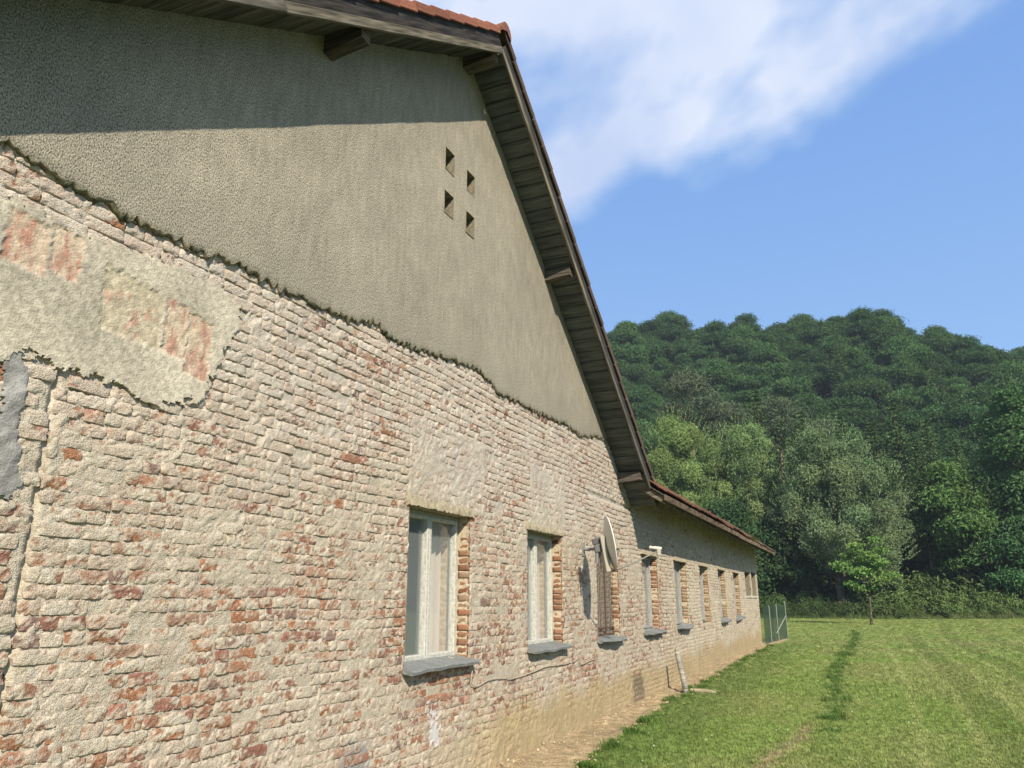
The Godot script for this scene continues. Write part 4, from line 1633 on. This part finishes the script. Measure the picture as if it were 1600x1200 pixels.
# clumps: [centre, radii]
func leafy(mb: MB, clumps: Array, per: float, ln: float, wd: float, col: Color, r: RandomNumberGenerator, var_c := 0.22, droop := 0.0) -> void:
	for cl in clumps:
		var c: Vector3 = cl[0]
		var rad: Vector3 = cl[1]
		var n := int(per * (rad.x * rad.z + rad.x * rad.y + rad.y * rad.z) / 3.0)
		var tone := 1.0 + r.randf_range(-var_c, var_c)
		var hue := r.randf_range(-0.08, 0.08)
		for k in n:
			var d := rand_dir(r)
			if d.y < -0.35 and r.randf() < 0.6:
				d.y = -d.y
			var f := pow(r.randf(), 0.38) * r.randf_range(0.82, 1.22)
			if r.randf() < 0.1:
				f *= 1.2
			var p := c + d * rad * f
			var nr := (d * 0.75 + rand_dir(r) * 0.75 + Vector3(0, 0.2, 0)).normalized()
			var al := (rand_dir(r) + Vector3(0, -droop, 0) + d * 0.3).normalized()
			var cc := col * (tone * r.randf_range(0.75, 1.28))
			cc.r *= 1.0 + hue + r.randf_range(-0.06, 0.1)
			cc.a = 1.0
			var sc := r.randf_range(0.7, 1.3)
			leaf(mb, p, nr, al, ln * sc, wd * sc, cc)

func round_crown(h: float, w: float, base: float, count: int, r: RandomNumberGenerator, cl_size: float) -> Array:
	var out := []
	var mid := (h + base) * 0.5
	var hh := (h - base) * 0.5
	for k in count:
		var d := rand_dir(r)
		var y := d.y
		var squeeze := 1.0 - 0.35 * maxf(0.0, y)
		var f := r.randf_range(0.5, 0.86)
		var c := Vector3(d.x * w * f * squeeze, mid + y * hh * f, d.z * w * f * squeeze)
		var s := cl_size * r.randf_range(0.5, 1.45)
		out.append([c, Vector3(s * 1.15, s * 0.8, s * 1.15)])
	return out

func limbs(mb: MB, base: Vector3, h: float, rad: float, targets: Array, col: Color, r: RandomNumberGenerator, fork := 0.3) -> void:
	var top := base + Vector3(r.randf_range(-0.3, 0.3), h, r.randf_range(-0.3, 0.3))
	var pts := []
	var rr := []
	for k in 8:
		var f := k / 7.0
		pts.append(base.lerp(top, f) + Vector3(r.randf_range(-1, 1), 0, r.randf_range(-1, 1)) * rad * 0.4 * f)
		rr.append(rad * (1.0 - 0.82 * f) * (1.35 if k == 0 else 1.0))
	mb.tube(pts, rr, 9, col)
	for t in targets:
		var e: Vector3 = t[0] + base
		var f := clampf((e.y - base.y) / h * r.randf_range(0.45, 0.8), fork, 0.9)
		var s := base.lerp(top, f)
		var m := s.lerp(e, 0.5) + Vector3(0, -0.06 * s.distance_to(e), 0)
		mb.tube([s, m, e], [rad * (1 - 0.8 * f) * 0.5, rad * 0.18, rad * 0.05], 5, col)

func tree_node(called: String, label: String, at: Vector3, crown: Mesh, trunk: Mesh, leaf_m: Material, group := "") -> Node3D:
	var o := thing(called, label, "tree", at, group)
	if trunk:
		var t := MeshInstance3D.new()
		t.name = "trunk"
		t.mesh = trunk
		t.material_override = M.bark
		o.add_child(t)
	var c := MeshInstance3D.new()
	c.name = "crown"
	c.mesh = crown
	c.material_override = leaf_m
	o.add_child(c)
	return o

func conifer_mesh(h: float, w: float, base: float, col: Color, sd: int, dens := 1.0) -> Array:
	var r := RandomNumberGenerator.new()
	r.seed = sd
	var mb := MB.new()
	var tr := MB.new()
	tr.tube([Vector3.ZERO, Vector3(0.05, h * 0.5, 0), Vector3(0, h * 0.98, 0)], [h * 0.014, h * 0.009, 0.02], 7, Color(0.16, 0.12, 0.085))
	var y := base
	while y < h * 0.985:
		var f := (y - base) / (h - base)
		var rad := w * pow(1.0 - f, 0.85) * r.randf_range(0.8, 1.12) + 0.12
		var nb := int(lerpf(8, 5, f))
		var off := r.randf() * TAU
		for k in nb:
			var a := off + TAU * k / nb + r.randf_range(-0.25, 0.25)
			var ln := rad * r.randf_range(0.7, 1.12)
			var dir := Vector3(cos(a), 0, sin(a))
			var rise := lerpf(-0.28, 0.5, f)
			var side := Vector3(-sin(a), 0, cos(a))
			var steps := maxi(3, int(ln * 5.0 * dens))
			var tone := r.randf_range(0.75, 1.2)
			for q in steps:
				var t := (q + 0.6) / steps
				var p := Vector3(0, y, 0) + dir * ln * t + Vector3(0, ln * (rise * t - 0.18 * t * t + 0.16 * t * t * t), 0)
				var sw := 0.12 + 0.3 * ln * (1.0 - t) * 0.45
				for sgn in [-1.0, 0.0, 1.0]:
					var dd: Vector3 = (dir * r.randf_range(0.5, 1.0) + side * sgn * r.randf_range(0.5, 1.0) + Vector3(0, r.randf_range(-0.45, 0.05), 0)).normalized()
					var cc := col * (tone * r.randf_range(0.75, 1.3) * (0.9 + 0.35 * t))
					cc.a = 1
					leaf(mb, p + dd * sw * 0.7, (Vector3(0, 1, 0) + rand_dir(r) * 0.7).normalized(), dd, sw * 0.75 + 0.08, 0.13 + 0.05 * r.randf(), cc)
		y += lerpf(0.55, 0.34, f) / dens * (h / 16.0) ** 0.5
	return [mesh_of(mb, false), mesh_of(tr, true)]

func willow(h: float, w: float, base: float, col: Color, sd: int, lobes: Array) -> Array:
	var r := RandomNumberGenerator.new()
	r.seed = sd
	var mb := MB.new()
	var cl := []
	for lb in lobes:                         # [x, y, z, radius, height radius]
		for k in int(lb[3] * 7.0):
			var d := rand_dir(r)
			var f := r.randf_range(0.45, 0.95)
			var s: float = lb[3] * r.randf_range(0.22, 0.38)
			cl.append([Vector3(lb[0], lb[1], lb[2]) + d * Vector3(lb[3], lb[4], lb[3]) * f, Vector3(s, s * 1.15, s)])
	leafy(mb, cl, 900.0, 0.16, 0.08, col, r, 0.2, 0.25)
	# wispy shoots over the outline
	for lb in lobes:
		for k in int(lb[3] * 90):
			var d := rand_dir(r)
			if d.y < -0.1:
				continue
			var p: Vector3 = Vector3(lb[0], lb[1], lb[2]) + d * Vector3(lb[3], lb[4], lb[3]) * r.randf_range(0.97, 1.05)
			for q in 5:
				leaf(mb, p + (d + Vector3(0, 0.6, 0)) * 0.16 * q + rand_dir(r) * 0.06, rand_dir(r), (d + Vector3(0, 0.8, 0)).normalized(), 0.15, 0.07, col * r.randf_range(0.9, 1.3))
	var tr := MB.new()
	var tg := []
	for k in range(0, cl.size(), maxi(1, cl.size() / 26)):
		tg.append(cl[k])
	limbs(tr, Vector3.ZERO, h * 0.72, 0.42, tg, Color(0.13, 0.11, 0.085), r, 0.22)
	return [mesh_of(mb, false), mesh_of(tr, true)]

func build_trees() -> void:
	# --- young tree on the lawn
	var r := RandomNumberGenerator.new()
	r.seed = 77
	var cl := []
	for q in [[-1.5, 3.9, 0.2, 0.75], [-0.9, 4.6, -0.3, 0.7], [-0.4, 5.2, 0.3, 0.65], [0.9, 5.7, 0.1, 0.55], [1.1, 5.0, -0.2, 0.6], [0.2, 4.5, 0.5, 0.8], [0.9, 4.1, 0.3, 0.7], [1.5, 3.2, 0.0, 0.65], [0.7, 2.9, 0.4, 0.6], [-0.3, 3.5, 0.6, 0.75], [-1.0, 2.7, 0.2, 0.5], [-0.5, 2.4, 0.4, 0.45], [0.4, 3.6, -0.6, 0.7], [-0.2, 4.1, -0.7, 0.7], [0.3, 2.4, 0.1, 0.4]]:
		cl.append([Vector3(q[0], q[1], q[2]), Vector3(q[3], q[3] * 0.55, q[3])])
	var mb := MB.new()
	leafy(mb, cl, 620.0, 0.12, 0.13, Color(0.16, 0.27, 0.075), r, 0.15, 0.5)
	var tr := MB.new()
	limbs(tr, Vector3.ZERO, 4.8, 0.085, cl, Color(0.19, 0.15, 0.1), r, 0.42)
	tree_node("young_tree", "young bright green tree on a thin trunk standing alone on the lawn", Vector3(0.45, 0, -61.0), mesh_of(mb, false), mesh_of(tr, true), M.leaf)
	# --- willows at the edge of the wood
	var sage := Color(0.18, 0.25, 0.125)
	var wl := willow(18.0, 6.0, 2.0, sage, 5, [[0.2, 13.5, 0.0, 3.6, 4.6], [-2.6, 9.0, 0.4, 2.8, 4.0], [3.4, 9.8, 0.3, 3.4, 4.6], [1.0, 6.8, 1.2, 3.8, 3.6], [3.8, 5.4, 1.0, 2.4, 2.8]])
	tree_node("willow_tree", "tall grey green willow with a bare trunk behind the young tree", Vector3(-1.7, 0, -80.0), wl[0], wl[1], M.leaf)
	wl = willow(20.0, 6.0, 2.0, sage * Color(1.0, 1.03, 0.85, 1), 6, [[0.2, 15.6, 0.0, 3.0, 4.2], [-1.8, 11.5, 0.6, 2.8, 4.4], [1.9, 11.6, 0.4, 2.7, 4.6], [0.0, 7.0, 1.0, 3.6, 4.2]])
	tree_node("willow_tree", "slender grey green willow in the middle of the three by the wing roof", Vector3(-10.3, 0, -83.4), wl[0], wl[1], M.leaf)
	wl = willow(21.0, 6.0, 2.0, sage * Color(1.08, 1.12, 0.8, 1), 7, [[0.0, 16.4, 0.0, 3.7, 4.4], [3.0, 14.2, -0.5, 2.6, 4.0], [-2.6, 11.5, 0.5, 3.0, 4.5], [2.2, 9.5, 0.8, 3.2, 4.0], [0.0, 6.0, 1.2, 3.4, 3.4]])
	tree_node("willow_tree", "yellowish green willow rising just right of the gable roof foot", Vector3(-16.3, 0, -82.4), wl[0], wl[1], M.leaf)
	# --- broadleaf trees at the right
	for q in [["broadleaf_tree", "large bushy tree at the right edge of the picture", 16.2, 87.6, 22.5, 5.6, 5.0, 15, Color(0.09, 0.17, 0.06)],
			["broadleaf_tree", "fresh green bushy tree with low branches right of the young tree", 9.4, 85.0, 15.0, 4.4, 0.8, 16, Color(0.10, 0.185, 0.055)],
			["broadleaf_tree", "small low bushy tree beside the bright undergrowth at far right", 13.6, 83.0, 8.6, 4.2, 0.4, 18, Color(0.06, 0.13, 0.045)],
			["broadleaf_tree", "dark low tree in the gap between the willow and the wing roof end", -6.0, 81.5, 11.0, 3.6, 1.0, 19, Color(0.045, 0.085, 0.032)],
			["broadleaf_tree", "dark bushy tree below the middle willow behind the wing roof", -11.8, 79.5, 11.5, 4.4, 1.0, 20, Color(0.05, 0.1, 0.036)],
			["broadleaf_tree", "dark bushy tree below the yellowish willow behind the wing roof", -18.6, 79.8, 12.5, 4.6, 1.0, 21, Color(0.055, 0.105, 0.036)]]:
		r.seed = q[7]
		var c := round_crown(q[4], q[5], q[6], 46, r, q[5] * 0.3)
		for k in c.size():        # wider at the bottom
			var v: Vector3 = c[k][0]
			var f := 1.0 - 0.45 * clampf((v.y - q[6]) / (q[4] - q[6]), 0, 1)
			c[k][0] = Vector3(v.x * f * 1.15, v.y, v.z * f * 1.15)
		mb = MB.new()
		leafy(mb, c, 380.0, 0.2, 0.17, q[8], r, 0.22, 0.3)
		tr = MB.new()
		limbs(tr, Vector3.ZERO, q[4] * 0.75, 0.3, c.slice(0, 20), Color(0.11, 0.09, 0.07), r)
		tree_node(q[0], q[1], Vector3(q[2], ground_y(q[2], q[3]), -q[3]), mesh_of(mb, false), mesh_of(tr, true), M.leaf)
	# --- spruces behind the willows
	var cf := []
	for k in 4:
		cf.append(conifer_mesh(20.0, 4.0, 1.2 + k * 0.5, Color(0.095, 0.15, 0.055) * (0.85 + 0.12 * k), 40 + k, 1.0))
	var fk := 0
	var sites := [[-9.6, 100.0, 28.0, "tallest spruce behind the middle willow"], [-6.8, 97.0, 23.2, "narrow spruce in the gap left of the tall willow"], [-4.6, 103.0, 25.0, "spruce top showing over the left shoulder of the tall willow"], [-0.1, 101.0, 24.2, "spruce just right of the tall willow's top"], [3.2, 98.0, 22.3, "spruce half hidden right of the tall willow"], [6.0, 101.0, 25.2, "tall pointed spruce standing free in the middle of the wood"], [9.0, 99.0, 22.0, "pointed spruce left of the bushy tree's top"], [11.4, 97.0, 19.0, "short spruce directly behind the fresh green bushy tree"], [7.2, 93.0, 18.6, "spruce with sagging branches between willow and bushy tree"], [4.6, 90.0, 15.5, "dark low spruce behind the young tree"], [-13.4, 100.0, 24.0, "spruce between the two left willows"], [-20.5, 101.0, 25.0, "spruce left of the yellowish willow"], [14.5, 101.0, 21.0, "spruce behind the large bushy tree at right"], [18.5, 97.0, 20.0, "dark spruce at the far right edge"], [12.6, 89.0, 15.0, "broad dark spruce beside the large bushy tree"], [-7.6, 88.0, 15.0, "dark spruce beyond the end of the wing roof"], [-4.2, 89.0, 16.0, "dark spruce left of the willow's trunk"], [0.8, 88.0, 13.0, "dark spruce low behind the willow's trunk"], [16.5, 90.0, 14.0, "dark spruce low at the right edge"]]
	for q in sites:
		var c: Array = cf[fk % 4]
		fk += 1
		var o := tree_node("spruce_tree", q[3], Vector3(q[0], ground_y(q[0], q[1]) - 0.2, -q[1]), c[0], c[1], M.needle, "spruces at the foot of the hill")
		var k: float = q[2] / 20.0
		o.scale = Vector3(lerpf(k, 1.0, 0.35), k, lerpf(k, 1.0, 0.35))
		o.rotation.y = rng.randf() * TAU
	# bare lower trunks in the dark of the wood
	r.seed = 90
	for k in 9:
		var x := -8.5 + k * 2.5 + r.randf_range(-0.8, 0.8)
		var z := 85.0 + r.randf_range(0, 3.0)
		var pole := MB.new()
		pole.tube([Vector3.ZERO, Vector3(r.randf_range(-0.2, 0.2), 5.0, 0), Vector3(r.randf_range(-0.3, 0.3), 10.0, 0)], [0.17, 0.14, 0.1], 7, Color(0.2, 0.17, 0.13))
		var cr := MB.new()
		leafy(cr, [[Vector3(0, 10.0, 0), Vector3(2.0, 2.6, 2.0)], [Vector3(0.4, 12.0, 0), Vector3(1.6, 2.0, 1.6)], [Vector3(-0.4, 7.6, 0.2), Vector3(1.5, 1.2, 1.5)]], 170.0, 0.22, 0.14, Color(0.045, 0.085, 0.032), r)
		tree_node("thin_tree", "thin bare-stemmed tree in the dark edge of the wood", Vector3(x, ground_y(x, z), -z), mesh_of(cr, false), mesh_of(pole, true), M.leaf, "thin trees in the dark of the wood")
	# --- pines on the lower slope
	var pn := MB.new()
	var pt := MB.new()
	r.seed = 61
	var pc := []
	for q in [[0.0, 15.5, 0.0, 1.9], [-1.7, 14.6, 0.4, 1.6], [1.8, 14.4, -0.3, 1.7], [0.4, 13.2, 1.2, 1.7], [-1.0, 12.6, -0.8, 1.5], [2.3, 12.6, 0.6, 1.3], [-2.4, 12.8, 0.2, 1.2]]:
		pc.append([Vector3(q[0], q[1], q[2]), Vector3(q[3], q[3] * 0.5, q[3])])
	leafy(pn, pc, 330.0, 0.22, 0.09, Color(0.085, 0.115, 0.062), r)
	limbs(pt, Vector3.ZERO, 15.0, 0.26, pc, Color(0.24, 0.16, 0.11), r, 0.7)
	var pine_c := mesh_of(pn, false)
	var pine_t := mesh_of(pt, true)
	for q in [[-22.3, 124.0, 1.0, "umbrella-topped pine above the yellowish willow"], [-9.2, 126.0, 0.92, "umbrella-topped pine above the middle willow"], [-3.2, 127.0, 0.86, "flat-topped pine above the tall willow"], [-17.5, 128.0, 0.95, "slim pine between the two left pines"]]:
		var gy := ground_y(q[0], q[1])
		var want: float = {0: 38.5, 1: 35.5, 2: 32.5, 3: 35.0}[0 if q[0] < -20 else (3 if q[0] < -12 else (1 if q[0] < -5 else 2))]
		var sc := (want - gy) / 16.8
		var o := tree_node("pine_tree", q[3], Vector3(q[0], gy, -q[1]), pine_c, pine_t, M.needle)
		o.scale = Vector3.ONE * sc * float(q[2]) * 1.0
		o.rotation.y = rng.randf() * TAU
	# --- the wooded hillside, tree by tree
	var crowns := []
	for k in 6:
		r.seed = 130 + k
		var c := round_crown(13.0 + k * 0.7, 4.2 + 0.2 * k, 3.0, 36, r, 1.5)
		var m := MB.new()
		leafy(m, c, 560.0, 0.21, 0.15, Color(0.06, 0.118, 0.04) * [0.72, 1.15, 0.88, 1.4, 1.0, 1.2][k], r, 0.2)
		for t in 36:
			var d := rand_dir(r)
			d.y = absf(d.y)
			var p: Vector3 = Vector3(0, 8.6, 0) + d * Vector3(4.0, 5.2, 4.0) * r.randf_range(0.68, 0.88)
			var up := (d * 0.6 + Vector3(0, 0.9, 0) + rand_dir(r) * 0.4).normalized()
			for q in 7:
				leaf(m, p + up * 0.17 * q + rand_dir(r) * (0.34 - 0.025 * q), rand_dir(r), up, 0.22, 0.14, Color(0.055, 0.10, 0.038) * r.randf_range(0.8, 1.25))
		crowns.append(mesh_of(m, false))
	r.seed = 7
	var nth := 0
	var z := 106.0
	while z < 243.0:
		var x := -0.36 * z - 4.0
		while x < 0.235 * z + 6.0:
			var px := x + r.randf_range(-2.6, 2.6)
			var pz := z + r.randf_range(-3.0, 3.0)
			if nth < 292:
				var o := MeshInstance3D.new()
				o.name = "hill_tree"
				var pointed := pz < 178.0 and r.randf() < 0.18
				o.mesh = cf[r.randi() % 4][0] if pointed else crowns[r.randi() % 6]
				o.material_override = M.needle if pointed else M.leaf
				var sc := r.randf_range(0.9, 1.25)
				var wide := lerpf(1.1, 1.45, smoothstep(195.0, 215.0, pz))
				o.transform = Transform3D(Basis(Vector3.UP, r.randf() * TAU).scaled(Vector3(sc * wide, sc * r.randf_range(0.85, 1.1) * (1.1 / wide) ** 0.6, sc * wide)), Vector3(px, ground_y(px, pz) - 1.5, -pz))
				add_child(o, true)
				var where := "on the wooded hill's crest" if pz > 218.0 else ("on the wooded hill's middle slope" if pz > 150.0 else "on the wooded hill's lower slope")
				var side := "left of its middle" if px < -0.12 * pz else ("right of its middle" if px > 0.06 * pz else "near its middle")
				tag(o, ("pointed spruce " if pointed else "rounded deciduous tree ") + where + ", " + side, "tree", ("spruces " if pointed else "deciduous trees ") + where + " " + side)
				nth += 1
			x += 8.0
		z += 7.9
	# more of the wood to either side
	var xf := []
	var cols := PackedColorArray()
	z = 88.0
	while z < 245.0:
		var x := -190.0
		while x < 170.0:
			if x < -0.36 * z - 8.0 or x > 0.235 * z + 9.0:
				var px := x + r.randf_range(-3, 3)
				var pz := z + r.randf_range(-3, 3)
				xf.append(Transform3D(Basis(Vector3.UP, r.randf() * TAU).scaled(Vector3.ONE * r.randf_range(0.85, 1.25)), Vector3(px, ground_y(px, pz) - 1.0, -pz)))
				cols.append(Color.WHITE)
			x += 9.0
		z += 9.0
	scatter("wood", crowns[0], xf, cols, M.leaf, "the wood going on to both sides of the hill", "wood")
	# --- undergrowth along the edge of the lawn
	var ub := MB.new()
	r.seed = 31
	leafy(ub, [[Vector3(0, 0.5, 0), Vector3(0.9, 0.7, 0.8)], [Vector3(0.5, 0.9, 0.2), Vector3(0.55, 0.5, 0.5)], [Vector3(-0.5, 0.8, 0.1), Vector3(0.5, 0.55, 0.5)]], 420.0, 0.13, 0.1, Color.WHITE * 0.9, r, 0.25)
	xf = []
	cols = PackedColorArray()
	for k in 1500:
		var x := r.randf_range(-14.0, 26.0)
		var d := r.randf()
		var pz := 77.3 + d * 7.0 + maxf(0, x) * 0.1
		var bright := smoothstep(-3.0, 4.0, x)
		pz += nB.get_noise_2d(x * 0.15, 5.0) * 1.6
		var sc := lerpf(0.5, 1.6, d) * (1.0 + nB.get_noise_2d(x * 0.12, 80.0 + d * 2.0) * 0.9) * r.randf_range(0.5, 1.3) * lerpf(0.8, 1.05, bright)
		xf.append(Transform3D(Basis(Vector3.UP, r.randf() * TAU).scaled(Vector3(sc, sc * r.randf_range(0.8, 1.4), sc)), Vector3(x, ground_y(x, pz), -pz)))
		var c := Color(0.07, 0.12, 0.04).lerp(Color(0.13, 0.2, 0.06), bright * (1.0 - d * 0.5)) * r.randf_range(0.75, 1.25)
		c.a = 1
		cols.append(c)
	scatter("undergrowth", mesh_of(ub, false), xf, cols, M.leaf, "leafy undergrowth along the far edge of the lawn", "undergrowth")

# ---------------------------------------------------------------- the scene
func _ready() -> void:
	t_start = Time.get_ticks_msec()
	rng.seed = 12345
	cam = Camera3D.new()
	cam.name = "camera"
	cam.fov = rad_to_deg(2.0 * atan(600.0 / 1200.0))
	cam.near = 0.05
	cam.far = 2000.0
	cam.position = EYE
	cam.rotation = Vector3(atan(335.0 / 1200.0), atan(546.0 / sqrt(335.0 * 335.0 + 1200.0 * 1200.0)), 0)
	add_child(cam)
	cam.current = true
	var env := Environment.new()
	env.background_mode = Environment.BG_SKY
	var sky := Sky.new()
	var sm := PanoramaSkyMaterial.new()
	sm.panorama = ImageTexture.create_from_image(sky_image())
	sm.energy_multiplier = 0.78
	sky.sky_material = sm
	env.sky = sky
	env.tonemap_mode = Environment.TONE_MAPPER_LINEAR
	env.tonemap_exposure = 1.4
	env.fog_enabled = true
	env.fog_density = 0.0003
	env.fog_light_color = Color(0.85, 0.92, 1.0)
	env.sdfgi_enabled = true
	env.ssao_enabled = true
	env.ssil_enabled = true
	var we := WorldEnvironment.new()
	we.name = "world"
	we.environment = env
	add_child(we)
	var sun := DirectionalLight3D.new()
	sun.name = "sun"
	sun.light_energy = 1.6
	sun.light_color = Color(1.0, 0.955, 0.87)
	sun.light_angular_distance = 0.53
	sun.shadow_enabled = true
	sun.basis = Basis.looking_at(Vector3(-1.0, -1.04, -1.11).normalized(), Vector3.UP)
	add_child(sun)

	nA = noise(1, 1.0, 3)
	nB = noise(2, 6.0, 3)
	nC = noise(3, 28.0, 2)
	for s in [[6.04, 7.27], [8.82, 10.04], [11.55, 12.77], [14.34, 15.55], [17.14, 18.42], [20.1, 21.3], [22.95, 24.15], [25.85, 27.1]]:
		openings.append([s[0], s[1], 1.165, 2.565])
	openings.append([28.7, 30.05, 1.835, 2.66])
	openings.append([30.5, 31.75, 1.835, 2.7])
	patch_poly = PackedVector2Array([Vector2(1.7, 2.83), Vector2(2.23, 2.86), Vector2(2.32, 2.93), Vector2(2.56, 2.9), Vector2(2.87, 2.895), Vector2(3.05, 2.834), Vector2(3.25, 2.86), Vector2(3.49, 2.97), Vector2(3.6, 3.24), Vector2(3.75, 3.52), Vector2(3.72, 3.66), Vector2(3.47, 3.73), Vector2(3.15, 3.715), Vector2(2.83, 3.685), Vector2(2.55, 3.64), Vector2(2.29, 3.66), Vector2(1.7, 3.63)])
	cement_poly = PackedVector2Array([Vector2(2.265, 2.93), Vector2(2.34, 2.91), Vector2(2.38, 2.77), Vector2(2.36, 2.6), Vector2(2.39, 2.48), Vector2(2.42, 2.27), Vector2(2.38, 2.2), Vector2(2.29, 2.23), Vector2(2.262, 2.45), Vector2(2.27, 2.7)])
	gable_pts = PackedVector2Array([Vector2(1.0, 3.95), Vector2(2.04, 3.93), Vector2(2.25, 3.9), Vector2(2.5, 3.885), Vector2(2.8, 3.879), Vector2(3.23, 3.886), Vector2(3.61, 3.937), Vector2(3.86, 3.943), Vector2(4.2, 3.926), Vector2(4.58, 3.97), Vector2(4.9, 3.98), Vector2(5.29, 4.08), Vector2(5.6, 4.03), Vector2(5.94, 4.05), Vector2(6.7, 4.14), Vector2(7.37, 4.23), Vector2(7.88, 4.09), Vector2(8.97, 4.10), Vector2(10.19, 4.18), Vector2(10.9, 4.13), Vector2(11.7, 4.28), Vector2(12.4, 4.32), Vector2(13.0, 4.3)])
	make_materials()
	build_ground()
	house = thing("farmhouse", "long old brick farmhouse with rendered gable and a low tiled wing", "building", Vector3.ZERO)
	build_wall()
	build_gable()
	build_patches()
	build_windows()
	build_roof()
	build_dish()
	build_small_things()
	build_trees()
	build_grass()
	print("built in ", Time.get_ticks_msec() - t_start, " ms")
